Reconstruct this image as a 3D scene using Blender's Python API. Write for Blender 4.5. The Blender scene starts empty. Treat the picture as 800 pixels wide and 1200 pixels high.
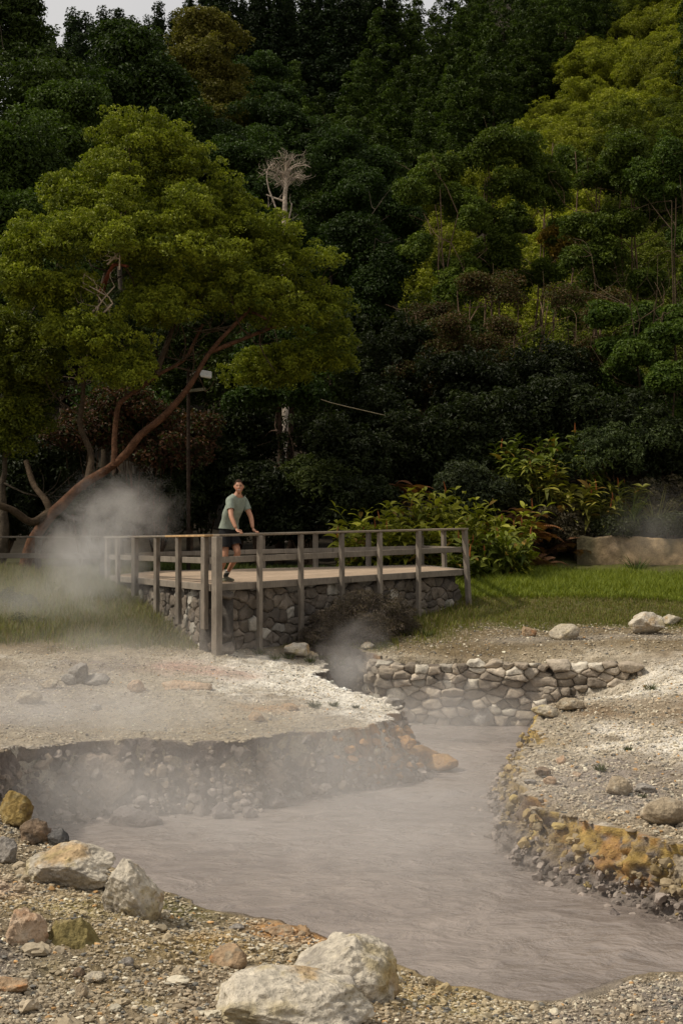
import bpy, bmesh, math, random
import numpy as np
from mathutils import Vector, Matrix
C = bpy.context.scene.collection
SC = bpy.context.scene
F = 1667.0            # focal length in photo pixels (800x1200)
EYE = 3.2             # camera height above the mud surface (z = 0)
HOR = 620.0
def W(px, py, d):     # point seen at photo pixel (px,py) at real distance d in front of the camera
    return np.array([(px - 400) / F * d, d, EYE + (HOR - py) / F * d])

# ---------------------------------------------------------------- numpy noise
def _h(ix, iy, iz, s):
    n = (ix.astype(np.int64) * 374761393 + iy.astype(np.int64) * 668265263 + iz.astype(np.int64) * 2147483647 + s * 144269) & 0xFFFFFFFF
    n = ((n ^ (n >> 13)) * 1274126177) & 0xFFFFFFFF
    n = ((n ^ (n >> 16)) * 2246822519) & 0xFFFFFFFF
    n = n ^ (n >> 15)
    return (n & 0xFFFFFF) / float(0xFFFFFF)
def vnoise(P, s=0):
    P = np.asarray(P, float); I = np.floor(P).astype(np.int64); f = P - I
    u = f * f * f * (f * (f * 6 - 15) + 10)
    r = 0
    for dx in (0, 1):
        for dy in (0, 1):
            for dz in (0, 1):
                w = (u[:, 0] if dx else 1 - u[:, 0]) * (u[:, 1] if dy else 1 - u[:, 1]) * (u[:, 2] if dz else 1 - u[:, 2])
                r = r + w * _h(I[:, 0] + dx, I[:, 1] + dy, I[:, 2] + dz, s)
    return r * 2 - 1
def fbm(P, scale=1.0, octv=4, s=0, gain=0.5):
    P = np.asarray(P, float) * scale; a = 1; t = 0; r = 0
    for o in range(octv):
        r = r + a * vnoise(P + 17.3 * o, s + o); t += a; a *= gain; P = P * 2.03
    return r / t
def worley(P, scale=1.0, s=0):
    P = np.asarray(P, float) * scale; I = np.floor(P).astype(np.int64)
    b = np.full(len(P), 9.0); b2 = b.copy()
    for dx in (-1, 0, 1):
        for dy in (-1, 0, 1):
            for dz in (-1, 0, 1):
                J = I + (dx, dy, dz)
                q = np.stack([J[:, k] + _h(J[:, 0], J[:, 1], J[:, 2], s + 31 * (k + 1)) for k in range(3)], 1)
                d = np.sqrt(((q - P) ** 2).sum(1))
                m = d < b; b2 = np.where(m, b, np.minimum(b2, d)); b = np.where(m, d, b)
    return b, b2
def sstep(a, b, x):
    t = np.clip((x - a) / (b - a), 0, 1); return t * t * (3 - 2 * t)
def unit(v): return v / (np.linalg.norm(v, axis=-1, keepdims=True) + 1e-9)
def lerp(a, b, t): return a + (b - a) * t

# ---------------------------------------------------------------- mesh building
def np_mesh(name, V, Fc, mat=None, smooth=False, col=None):
    V = np.asarray(V, np.float32); me = bpy.data.meshes.new(name)
    groups = Fc if isinstance(Fc, (list, tuple)) else [Fc]
    groups = [np.asarray(g, np.int32) for g in groups if len(g)]
    me.vertices.add(len(V)); me.vertices.foreach_set('co', V.ravel())
    idx = np.concatenate([g.ravel() for g in groups]); ln = np.concatenate([np.full(len(g), g.shape[1], np.int32) for g in groups])
    st = np.concatenate([[0], np.cumsum(ln)[:-1]]).astype(np.int32)
    me.loops.add(len(idx)); me.loops.foreach_set('vertex_index', idx)
    me.polygons.add(len(ln)); me.polygons.foreach_set('loop_start', st)
    try: me.polygons.foreach_set('loop_total', ln)
    except Exception: pass
    me.update(calc_edges=True)
    me.polygons.foreach_set('use_smooth', np.full(len(ln), smooth, bool))
    if col is not None:
        c = np.ones((len(V), 4), np.float32); c[:, :3] = np.clip(col, 0, 1)
        a = me.color_attributes.new('Col', 'FLOAT_COLOR', 'POINT'); a.data.foreach_set('color', c.ravel())
    if mat: me.materials.append(mat)
    return me
def link(name, me, parent=None, loc=None):
    o = bpy.data.objects.new(name, me); C.objects.link(o)
    if loc is not None: o.location = loc
    if parent: o.parent = parent
    return o
def tag(o, label=None, cat=None, group=None, kind=None):
    if label: o['label'] = label
    if cat: o['category'] = cat
    if group: o['group'] = group
    if kind: o['kind'] = kind
    return o
def thing(name, label, cat, loc=(0, 0, 0), rz=0, group=None):
    o = bpy.data.objects.new(name, None); C.objects.link(o); o.location = loc; o.rotation_euler = (0, 0, rz)
    o.empty_display_size = 0.1
    return tag(o, label, cat, group)
class MB:             # collects pieces into one mesh
    def __init__(s): s.V = []; s.Q = []; s.T = []; s.K = []; s.n = 0
    def add(s, V, Q=None, T=None, col=None):
        V = np.asarray(V, float)
        if Q is not None and len(Q): s.Q.append(np.asarray(Q) + s.n)
        if T is not None and len(T): s.T.append(np.asarray(T) + s.n)
        s.V.append(V); s.n += len(V)
        c = np.ones((len(V), 3)) * (col if col is not None else 1.0); s.K.append(c); return s
    def mesh(s, name, mat, smooth=False):
        fs = []
        if s.Q: fs.append(np.concatenate(s.Q))
        if s.T: fs.append(np.concatenate(s.T))
        return np_mesh(name, np.concatenate(s.V), fs, mat, smooth, np.concatenate(s.K))
def tube(pts, rad, nseg=8, cap=True):
    pts = np.asarray(pts, float); n = len(pts); rad = np.broadcast_to(np.asarray(rad, float), (n,))
    t = np.zeros_like(pts); t[1:-1] = pts[2:] - pts[:-2]; t[0] = pts[1] - pts[0]; t[-1] = pts[-1] - pts[-2]; t = unit(t)
    ref = np.array([0, 0, 1.0]) if abs(t[0, 2]) < 0.9 else np.array([1.0, 0, 0])
    u = unit(np.cross(t[0], ref)); V = []
    for i in range(n):
        u = unit(u - t[i] * np.dot(u, t[i])); w = np.cross(t[i], u)
        a = np.arange(nseg) * 2 * np.pi / nseg
        V.append(pts[i] + rad[i] * (np.cos(a)[:, None] * u + np.sin(a)[:, None] * w))
    V = np.concatenate(V); k = np.arange(nseg); k2 = (k + 1) % nseg
    Q = np.concatenate([np.stack([i * nseg + k, i * nseg + k2, (i + 1) * nseg + k2, (i + 1) * nseg + k], 1) for i in range(n - 1)])
    return V, Q
def spline(pts, n):
    pts = np.asarray(pts, float); m = len(pts)
    P = np.concatenate([[2 * pts[0] - pts[1]], pts, [2 * pts[-1] - pts[-2]]])
    t = np.linspace(0, m - 1 - 1e-6, n); i = t.astype(int); f = (t - i)[:, None]
    a, b, c, d = P[i], P[i + 1], P[i + 2], P[i + 3]
    return 0.5 * ((2 * b) + (-a + c) * f + (2 * a - 5 * b + 4 * c - d) * f ** 2 + (-a + 3 * b - 3 * c + d) * f ** 3)
_ico = {}
def ico(sub):
    if sub not in _ico:
        bm = bmesh.new(); bmesh.ops.create_icosphere(bm, subdivisions=sub, radius=1.0)
        V = np.array([v.co[:] for v in bm.verts]); T = np.array([[v.index for v in f.verts] for f in bm.faces]); bm.free()
        _ico[sub] = (V, T)
    return _ico[sub]
def box(c, s, R=None, bev=0.0):
    """box with chamfered edges: centre c, full size s, R 3x3 rotation"""
    s = np.asarray(s, float) / 2; V = []; b = min(bev, s.min() * 0.9)
    sg = [(x, y, z) for x in (-1, 1) for y in (-1, 1) for z in (-1, 1)]
    if b <= 0:
        V = np.array(sg) * s
        Q = [[0, 1, 3, 2], [4, 6, 7, 5], [0, 4, 5, 1], [2, 3, 7, 6], [0, 2, 6, 4], [1, 5, 7, 3]]
        T = []
    else:
        ix = {}
        for k, q in enumerate(sg):
            for ax in range(3):
                p = np.array(q, float) * (s - b); p[ax] = q[ax] * s[ax]; ix[(k, ax)] = len(V); V.append(p)
        V = np.array(V); Q = []; T = []
        f6 = [(0, [0, 1, 3, 2]), (0, [4, 6, 7, 5]), (1, [0, 4, 5, 1]), (1, [2, 3, 7, 6]), (2, [0, 2, 6, 4]), (2, [1, 5, 7, 3])]
        for ax, f in f6: Q.append([ix[(k, ax)] for k in f])
        for k in range(8):
            for bit, ax in ((4, 0), (2, 1), (1, 2)):
                if not k & bit:
                    k2 = k | bit; o = [a for a in range(3) if a != ax]
                    Q.append([ix[(k, o[0])], ix[(k2, o[0])], ix[(k2, o[1])], ix[(k, o[1])]])
            T.append([ix[(k, 0)], ix[(k, 1)], ix[(k, 2)]])
    if R is not None: V = V @ np.asarray(R).T
    return V + np.asarray(c, float), Q, T
def frame_of(a, b):
    """rotation with x along a->b, z as vertical as can be"""
    x = unit(np.asarray(b, float) - np.asarray(a, float)); z = np.array([0, 0, 1.0])
    if abs(x[2]) > 0.95: z = np.array([0, 1.0, 0])
    y = unit(np.cross(z, x)); z = np.cross(x, y)
    return np.stack([x, y, z], 1)
def beam(mb, a, b, wd, ht, bev=0.006, col=None):
    a = np.asarray(a, float); b = np.asarray(b, float)
    V, Q, T = box((a + b) / 2, (np.linalg.norm(b - a), wd, ht), frame_of(a, b), bev); mb.add(V, Q, T, col)

# ---------------------------------------------------------------- materials
class NT:
    def __init__(s, name, world=False):
        if world: s.m = bpy.data.worlds.new(name)
        else: s.m = bpy.data.materials.new(name)
        s.m.use_nodes = True; s.t = s.m.node_tree; s.t.nodes.clear()
    def n(s, typ, ins=None, **kw):
        x = s.t.nodes.new(typ)
        for k, v in kw.items(): setattr(x, k, v)
        for k, v in (ins or {}).items():
            if hasattr(v, 'links') or isinstance(v, bpy.types.NodeSocket): s.t.links.new(v, x.inputs[k])
            else: x.inputs[k].default_value = v
        return x
    def noise(s, vec, scale, detail=4, rough=0.55, dist=0):
        i = {'Scale': scale, 'Detail': detail, 'Roughness': rough, 'Distortion': dist}
        if vec is not None: i['Vector'] = vec
        return s.n('ShaderNodeTexNoise', i).outputs['Fac']
    def ramp(s, fac, a, b, c0=0.0, c1=1.0):
        return s.n('ShaderNodeMapRange', {'Value': fac, 'From Min': a, 'From Max': b, 'To Min': c0, 'To Max': c1}).outputs[0]
    def math(s, op, a, b=0.0, c=0.0):
        return s.n('ShaderNodeMath', {0: a, 1: b, 2: c}, operation=op).outputs[0]
    def mix(s, fac, a, b, typ='MIX'):
        x = s.n('ShaderNodeMix', data_type='RGBA', blend_type=typ)
        for k, v in ((0, fac), (6, a), (7, b)):
            if isinstance(v, bpy.types.NodeSocket): s.t.links.new(v, x.inputs[k])
            elif k == 0: x.inputs[0].default_value = v
            else: x.inputs[k].default_value = (*v, 1) if len(v) == 3 else v
        return x.outputs[2]
    def scalec(s, col, f):
        return s.n('ShaderNodeVectorMath', {0: col, 'Scale': f}, operation='SCALE').outputs[0]
    def bump(s, h, strength=0.5, dist=0.02, normal=None):
        i = {'Height': h, 'Strength': strength, 'Distance': dist}
        if normal is not None: i['Normal'] = normal
        return s.n('ShaderNodeBump', i).outputs[0]
    def out(s, surf=None, vol=None):
        o = s.n('ShaderNodeOutputMaterial')
        if surf is not None: s.t.links.new(surf, o.inputs['Surface'])
        if vol is not None: s.t.links.new(vol, o.inputs['Volume'])
        return s.m
    def col(s): return s.n('ShaderNodeAttribute', attribute_name='Col').outputs['Color']
    def pos(s): return s.n('ShaderNodeNewGeometry').outputs['Position']
    def obj(s): return s.n('ShaderNodeTexCoord').outputs['Object']
    def bsdf(s, col, rough=0.9, normal=None, spec=0.3, **kw):
        i = {'Base Color': col if isinstance(col, bpy.types.NodeSocket) else (*col, 1), 'Roughness': rough, 'Specular IOR Level': spec}
        if normal is not None: i['Normal'] = normal
        i.update(kw)
        return s.n('ShaderNodeBsdfPrincipled', i).outputs[0]
def m_ground():
    t = NT('ground_soil'); p = t.pos(); c = t.col()
    a = t.noise(p, 9, 6, .65); b = t.noise(p, 55, 5, .7); v = t.n('ShaderNodeTexVoronoi', {'Vector': p, 'Scale': 30.0}).outputs['Distance']
    f = t.math('MULTIPLY', t.ramp(a, .3, .7, .65, 1.3), t.ramp(b, .3, .7, .62, 1.36))
    cc = t.scalec(c, f)
    h = t.math('ADD', t.math('MULTIPLY', b, .6), t.math('MULTIPLY', v, .8))
    h = t.math('ADD', h, a)
    return t.out(t.bsdf(cc, .95, t.bump(h, .8, .03), .15))
def m_vcol(name, rough=.8, spec=.25, nscale=14, amt=.35, bump=.3, bscale=60, bd=.01, space='pos', sub=0):
    t = NT(name); p = t.pos() if space == 'pos' else t.obj(); c = t.col()
    a = t.noise(p, nscale, 5, .65); b = t.noise(p, bscale, 4, .65)
    f = t.math('MULTIPLY', t.ramp(a, .3, .7, 1 - amt, 1 + amt), t.ramp(b, .3, .7, 1 - amt * .6, 1 + amt * .6))
    nr = t.bump(t.math('ADD', a, b), bump, bd) if bump else None
    return t.out(t.bsdf(t.scalec(c, f), rough, nr, spec))
def m_leaf(name, trans=.3, rough=.5, spec=.35, var=.35, tcol=(1.1, 1.3, .45)):
    t = NT(name); c = t.col(); r = t.n('ShaderNodeObjectInfo').outputs['Random']
    c = t.scalec(c, t.ramp(r, 0, 1, 1 - var, 1 + var))
    s = t.bsdf(c, rough, None, spec)
    tc = t.n('ShaderNodeVectorMath', {0: c, 1: tcol}, operation='MULTIPLY').outputs[0]
    tr = t.n('ShaderNodeBsdfTranslucent', {'Color': tc}).outputs[0]
    return t.out(t.n('ShaderNodeMixShader', {0: trans, 1: s, 2: tr}).outputs[0])
def m_bark(name, c1, c2, scale=6):
    t = NT(name); p = t.pos(); q = t.n('ShaderNodeMapping', {'Vector': p, 'Scale': (1, 1, .25)}).outputs[0]
    a = t.noise(q, scale, 5, .65); b = t.noise(p, scale * .35, 3)
    c = t.mix(t.ramp(a, .35, .65), c1, c2); c = t.scalec(c, t.ramp(b, .3, .7, .6, 1.3))
    return t.out(t.bsdf(c, .9, t.bump(a, .7, .03), .1))
def m_wood():
    t = NT('weathered_wood'); p = t.obj(); q = t.n('ShaderNodeMapping', {'Vector': p, 'Scale': (1, 1, .12)}).outputs[0]
    c0 = t.col()
    a = t.noise(q, 60, 5, .7); b = t.noise(t.pos(), 4, 4); k = t.noise(t.pos(), 14, 3, .6)
    f = t.math('MULTIPLY', t.ramp(a, .3, .7, .72, 1.22), t.ramp(b, .3, .7, .78, 1.2))
    c = t.scalec(c0, f)
    c = t.mix(t.ramp(k, .62, .75, 0, .5), c, (.12, .115, .09))
    return t.out(t.bsdf(c, .85, t.bump(a, .35, .006), .2))
def m_rock():
    t = NT('rock_surface'); p = t.obj(); c = t.col()
    a = t.noise(p, 7, 6, .7); b = t.noise(p, 38, 5, .7); w = t.n('ShaderNodeTexVoronoi', {'Vector': p, 'Scale': 26.0}).outputs['Distance']
    f = t.math('MULTIPLY', t.ramp(a, .3, .7, .72, 1.2), t.ramp(b, .3, .7, .7, 1.22))
    pit = t.ramp(t.noise(p, 60, 3, .6), .30, .40, .55, 1.0)
    f = t.math('MULTIPLY', f, pit)
    h = t.math('ADD', t.math('ADD', a, t.math('MULTIPLY', b, .5)), t.math('MULTIPLY', w, .5))
    return t.out(t.bsdf(t.scalec(c, f), .92, t.bump(h, .9, .03), .15))
def m_mud():
    t = NT('hot_mud'); p = t.pos()
    q = t.n('ShaderNodeMapping', {'Vector': p, 'Scale': (.9, 1.25, 1), 'Rotation': (0, 0, .4)}).outputs[0]
    big = t.noise(q, .5, 3, .5); swirl = t.noise(q, 1.7, 5, .6, 1.2); rip = t.noise(q, 4.2, 4, .5, .6); fine = t.noise(q, 16, 4, .6, .8)
    c = t.mix(t.ramp(big, .35, .65), (.190, .158, .138), (.250, .210, .182))
    c = t.scalec(c, t.math('MULTIPLY', t.ramp(rip, .3, .7, .9, 1.1), t.ramp(swirl, .3, .7, .88, 1.14)))
    froth = t.ramp(t.noise(q, 9, 5, .7, 2.0), .64, .74, 0, .4)
    c = t.mix(froth, c, (.38, .345, .32))
    h = t.math('ADD', t.math('MULTIPLY', swirl, 1.3), t.math('ADD', rip, t.math('MULTIPLY', fine, .08)))
    return t.out(t.bsdf(c, t.ramp(swirl, .35, .65, .16, .42), t.bump(h, .5, .13), .55))
def m_plain(name, col, rough=.6, spec=.3, metal=0.0, n=20, amt=.12):
    t = NT(name); a = t.noise(t.obj(), n, 4, .6)
    c = t.mix(t.ramp(a, .3, .7), tuple(x * (1 - amt) for x in col), tuple(min(1, x * (1 + amt)) for x in col))
    return t.out(t.bsdf(c, rough, t.bump(a, .15, .004), spec, Metallic=metal))
# ================================================================ terrain
MUD = np.array([(-3.5, 14.9), (-2.6, 15.75), (-1.44, 16.0), (-.62, 16.9), (.15, 17.4), (.72, 17.75), (1.2, 18.45), (1.1, 19.3), (.65, 20.8), (.05, 22.4), (-.25, 23.9), (-.5, 25.0),
    (.15, 24.9), (.45, 23.75), (1.1, 23.5), (3.1, 23.45), (3.5, 22.9), (3.25, 21), (2.5, 19.5), (2.1, 18.6), (2.0, 17.6), (1.8, 16), (1.7, 14.6), (1.9, 13.1), (2.24, 12.46),
    (2.6, 12.04), (2.8, 11.65), (3.3, 10.6), (4.5, 9.3), (6, 8.6), (6, 7.6), (4.2, 7.9), (2.6, 8.0), (1.85, 7.95), (1.49, 7.98), (1.13, 7.85), (.72, 7.8), (.23, 8.1), (-.1, 8.5), (-.6, 8.55),
    (-1.06, 9.1), (-1.55, 9.5), (-2.0, 10.05), (-2.5, 10.7), (-3.1, 11.6), (-3.5, 12.8)])
TOP = np.array([(0, 2, 1.5), (-2, 2, 1.6), (2, 2, 1.4), (-3, 6, 1.35), (-1, 6, 1.15), (-1.9, 6, 1.22), (0, 6, 1.0), (1.5, 6, .8), (-2, 9.8, 1.15), (-1.5, 9.2, 1.05), (-1.06, 8.9, .96), (-.6, 8.3, .9),
    (-.1, 8.3, .86), (.23, 7.8, .8), (.72, 7.5, .7), (1.13, 7.57, .68), (1.85, 7.7, .68), (2.6, 8, .7), (4, 6, .8), (-3.2, 10.5, 1.3), (-3.2, 8.5, 1.35), (-4.5, 11, 1.4), (-1.8, 7.6, 1.2), (-.8, 7.2, 1.05), (.3, 7, .88),
    (-3, 16.3, .8), (-2, 16.3, .8), (-1.2, 16.5, .8), (.7, 18.2, .75), (0, 17.8, .75), (1.2, 19, .72), (-.4, 23.4, .85), (.5, 21, .8), (-4, 20, .95), (-2, 20, .86), (-1., 20, .83), (-5, 24, 1.12), (-3, 24, 1.12),
    (-2.1, 23.8, 1.13), (-1.4, 23.5, 1.0), (-4.5, 16, .9), (-6, 14, 1.2), (-4.6, 13, 1.05), (-5.3, 26, 1.36), (-3.6, 27, 1.5), (-4.95, 30.5, 1.95), (-8, 30, 2.05), (-9, 26, 1.6), (-12, 20, 1.4),
    (-.6, 25.3, 1.2), (.2, 25.8, 1.25), (.9, 27, 1.35), (2.42, 28.6, 1.62), (.3, 25.5, 1.2), (-.5, 25.9, 1.18), (.8, 23.9, 1.1), (2, 23.9, 1.08), (3.2, 23.8, 1.08), (4.6, 23.5, 1.09), (3.9, 23.7, 1.08), (5.5, 23.3, 1.15), (3.7, 22.5, .2), (4.1, 22.3, .36), (4.5, 22.1, .58), (5.0, 22.2, .9), (3.9, 21.3, .66), (3, 26.5, 1.33), (4.2, 26.5, 1.33),
    (6, 27.5, 1.4), (2.6, 28.8, 1.62), (4, 30, 1.75), (6, 30, 1.75), (5.5, 34, 2.0), (7.5, 35.5, 2.08), (9.5, 35.5, 2.08), (4, 35, 2.1), (10, 28, 1.45), (2.6, 18.6, .65), (3.5, 20.2, .76), (4.6, 21.2, .84),
    (2.4, 16.5, .55), (2.0, 15.4, .55), (2.05, 14.6, .53), (2.2, 14, .52), (2.5, 13.1, .53), (2.9, 12, .54), (3.4, 10.9, .55), (5, 10, .62), (4, 14, .6), (6, 14, .75), (4, 17, .65), (6, 20, .95), (8, 16, 1.0), (5, 9.2, .6),
    (-4, 34, 2.15), (0, 34, 2.1), (2, 34, 2.1), (-10, 36, 2.4), (0, 40, 2.4), (7.2, 37.6, 2.95), (9.5, 37.6, 2.95), (12, 37, 3.0), (4, 38, 2.5), (-10, 42, 2.8), (-20, 38, 2.6), (16, 38, 3.2),
    (0, -12, 1.6), (-15, 0, 1.8), (15, 0, 1.2), (15, 10, 1.2), (-15, 10, 1.6), (20, 25, 1.8), (-25, 25, 1.9), (60, 0, 3), (-60, 0, 3), (0, -60, 2),
    (1, 55, 3.5), (2, 75, 7), (3, 95, 12), (5, 120, 22), (10, 160, 46), (20, 220, 86), (4.5, 78, 10), (9.5, 98, 23), (17, 113, 31), (26.5, 128, 42), (45, 150, 60), (60, 200, 95), (10, 60, 5.5), (20, 60, 7), (15, 75, 12), (25, 80, 17),
    (35, 70, 14), (40, 100, 32), (-10, 50, 4), (-20, 50, 5), (-35, 50, 8), (-15, 75, 11), (-28, 80, 14), (-10, 100, 18), (-20, 110, 21), (-38, 110, 24), (-15, 150, 39), (-38, 150, 36), (-4, 130, 30), (-8, 156, 49), (-1, 160, 57), (-52, 180, 34), (-20, 172, 33),
    (2, 180, 52), (-30, 230, 26), (-5, 230, 40), (60, 60, 20), (-60, 60, 15), (-70, 110, 30), (80, 120, 60), (0, 300, 80), (-80, 300, 40), (100, 300, 120)], float)
def _rbf():
    P = TOP[:, :2]; D = np.linalg.norm(P[:, None] - P[None], axis=2); n = len(P)
    A = np.zeros((n + 3, n + 3)); A[:n, :n] = D - np.eye(n) * 0.05; A[:n, n] = 1; A[:n, n + 1:] = P; A[n, :n] = 1; A[n + 1:, :n] = P.T
    return np.linalg.solve(A, np.concatenate([TOP[:, 2], [0, 0, 0]]))
RW = _rbf()
def top_z(x, y):
    out = np.empty(len(x)); n = len(TOP)
    for i in range(0, len(x), 40000):
        a, b = x[i:i + 40000], y[i:i + 40000]
        D = np.sqrt((a[:, None] - TOP[:, 0]) ** 2 + (b[:, None] - TOP[:, 1]) ** 2)
        out[i:i + 40000] = D @ RW[:n] + RW[n] + RW[n + 1] * a + RW[n + 2] * b
    return out
def poly_sd(x, y, poly):
    """signed distance, positive outside"""
    d = np.full(len(x), 1e9); ins = np.zeros(len(x), bool)
    for i in range(len(poly)):
        ax, ay = poly[i]; bx, by = poly[(i + 1) % len(poly)]
        ex, ey = bx - ax, by - ay; t = np.clip(((x - ax) * ex + (y - ay) * ey) / (ex * ex + ey * ey), 0, 1)
        d = np.minimum(d, (x - ax - t * ex) ** 2 + (y - ay - t * ey) ** 2)
        c = ((ay > y) != (by > y)) & (x < (bx - ax) * (y - ay) / (by - ay + 1e-12) + ax); ins ^= c
    d = np.sqrt(d); return np.where(ins, -d, d)
# dense outline of the pool, slightly ragged
_pp = []
for i in range(len(MUD)):
    a, b = MUD[i], MUD[(i + 1) % len(MUD)]; k = max(2, int(np.linalg.norm(b - a) / .06))
    _pp += [a + (b - a) * j / k for j in range(k)]
_pp = np.array(_pp)
for _ in range(30): _pp = (np.roll(_pp, 1, 0) + _pp * 2 + np.roll(_pp, -1, 0)) / 4
_nv = np.roll(_pp, -1, 0) - np.roll(_pp, 1, 0); _nv = unit(_nv); NRM = np.stack([-_nv[:, 1], _nv[:, 0]], 1)
# outward direction of the outline
_area = (_pp[:, 0] * np.roll(_pp[:, 1], -1) - np.roll(_pp[:, 0], -1) * _pp[:, 1]).sum()
if _area > 0: NRM = -NRM
_p3 = np.concatenate([_pp, np.zeros((len(_pp), 1))], 1)
_wall = ((_pp[:, 1] > 23.2) & (_pp[:, 0] > .5) & (_pp[:, 0] < 3.3))
OUT = _pp + NRM * np.where(_wall, 0, (fbm(_p3, 1.1, 4, 5) * .30 + fbm(_p3, 5, 3, 9) * .10))[:, None]
OUTC = OUT[::2]
def face_w(x, y):    # width of the bank's face
    w = .23 + .12 * fbm(np.stack([x, y, x * 0], 1), .6, 2, 77) + .07 * fbm(np.stack([x, y, x * 0], 1), 5, 3, 78)
    w = w + .35 * np.exp(-((x - 2.2) ** 2 + (y - 17.9) ** 2) / 1.2) + .30 * np.exp(-((x - .8) ** 2 + (y - 18.3) ** 2) / .4) + .25 * np.exp(-((x + 2.4) ** 2 + (y - 16) ** 2) / .8)
    return np.clip(w, .16, 1)
def micro(x, y, near):
    P = np.stack([x, y, x * 0], 1)
    far = sstep(38, 70, y)
    return fbm(P, .35, 3, 3) * (.06 + 1.2 * far) + fbm(P, 1.8, 4, 4) * .045 + fbm(P, 9, 3, 6) * .012 * near
def ground_z(x, y, full=False):
    x = np.atleast_1d(np.asarray(x, float)); y = np.atleast_1d(np.asarray(y, float))
    z = top_z(x, y) + micro(x, y, (y < 34) & (y > 3))
    d = np.full(len(x), 50.0); m = (x > -6) & (x < 9) & (y > 6) & (y < 27)
    d[m] = poly_sd(x[m], y[m], OUTC)
    w = face_w(x, y)
    z = z * sstep(-.02, 1, d / w) - .35 * (1 - sstep(-.1, .12, d / w)) if False else np.where(d > w, z, np.where(d < 0, -.3 - .25 * np.clip(-d, 0, 1), lerp(-.3, z - .05, sstep(.3, 1, d / w))))
    return (z, d, w) if full else z
GRID = {}
def fine_z(x, y):
    """height of the finished ground surface, lumps included"""
    if not GRID: return ground_z(x, y)
    x = np.atleast_1d(np.asarray(x, float)); y = np.atleast_1d(np.asarray(y, float)); xs, ys, Z = GRID['g']
    i = np.clip(np.searchsorted(xs, x) - 1, 0, len(xs) - 2); j = np.clip(np.searchsorted(ys, y) - 1, 0, len(ys) - 2)
    u = (x - xs[i]) / (xs[i + 1] - xs[i]); v = (y - ys[j]) / (ys[j + 1] - ys[j])
    return Z[j, i] * (1 - u) * (1 - v) + Z[j, i + 1] * u * (1 - v) + Z[j + 1, i] * (1 - u) * v + Z[j + 1, i + 1] * u * v
def gz(x, y): return float(fine_z(x, y)[0])

# ---- colours of the ground, by place
GRAV = np.array([.24, .19, .12]); WHITE = np.array([.68, .635, .55]); OCH = np.array([.29, .21, .085]); ORG = np.array([.37, .20, .075]); BRN = np.array([.13, .095, .06])
GREY = np.array([.20, .170, .148]); TURF = np.array([.085, .088, .022]); LITTER = np.array([.022, .017, .010]); PINK = np.array([.42, .27, .21]); YEL = np.array([.37, .30, .13])
SPOTS = [  # x, y, radius, colour, strength
    (-.9, 22.6, 1.3, WHITE, .9), (-.2, 21.5, 1.0, WHITE, 1.0), (.35, 19.8, .8, WHITE, 1.1), (-.1, 22.6, .9, WHITE, 1.1), (.5, 18.7, .5, WHITE, .8), (-1.6, 20.5, .5, WHITE, .6), (-3.8, 22.5, .8, GREY, .8),
    (-2.4, 22.3, .55, PINK, .8), (-1.7, 22.2, .35, PINK, .8), (-1.1, 18.9, .3, ORG, .7), (-.75, 19.3, .25, ORG, .6), (-3.6, 18, 1.5, GREY, .7), (-4.2, 20, 1.2, GREY, .6), (-2.2, 17.4, 1.0, GRAV * 1.15, .8), (-1.0, 17.6, .8, GRAV * 1.15, .8),
    (4.3, 20.9, .8, WHITE, .9), (5.2, 22, 1.0, WHITE, .8), (3.5, 18.2, .45, WHITE, .8), (4.3, 17.0, .7, WHITE, 1.0), (5.2, 15.6, .8, WHITE, .9), (3.1, 17.2, .35, WHITE, .6), (2.5, 17.5, .4, GRAV * 1.25, .8), (3.4, 19.3, .5, BRN * 1.6, .8), (4.4, 24.2, .5, WHITE, .5), (4.8, 25, 1.4, GRAV * 1.2, .7),
    (3, 15, .8, GREY * 1.15, .8), (4, 13, .8, GREY * 1.15, .7), (2.6, 14, .5, GREY * 1.1, .8), (3.2, 16.2, .4, GREY * 1.1, .6), (4.3, 18.8, .8, BRN * 1.7, .7), (5.5, 19, .8, BRN * 1.6, .6),
    (-1.75, 7.7, .22, OCH, 1.0), (-1.45, 7.75, .22, YEL * .8, .9), (-2.05, 7.9, .22, PINK, .9), (-2.2, 7.9, .2, ORG * 1.1, .7), (-.63, 7.6, .13, ORG, .9), (-.55, 7.5, .25, OCH, .7), (-1.05, 7.2, .35, OCH * .8, .6), (-1.35, 6.6, .12, YEL, .7), (-1.75, 6.6, .15, ORG, .9), (-1.2, 6.5, .3, OCH * .7, .6), (-.85, 6.2, .12, YEL, .8),
    (-.35, 8.15, .14, ORG * 1.2, 1.0), (-.15, 8.1, .15, ORG, .9), (.4, 7.4, .4, OCH * 1.05, .8), (.75, 7.1, .4, YEL * .8, .6), (-1.9, 6.4, .6, np.array([.13, .12, .115]), .7), (-.35, 6.3, .5, BRN * 1.3, .6), (-1.5, 8.6, .5, GRAV * 1.15, .7),
    (-1.0, 8.3, .25, np.array([.12, .105, .04]), .8), (1.3, 7.2, .5, GREY, .6), (2.0, 7.3, .5, GREY, .7)]
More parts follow.
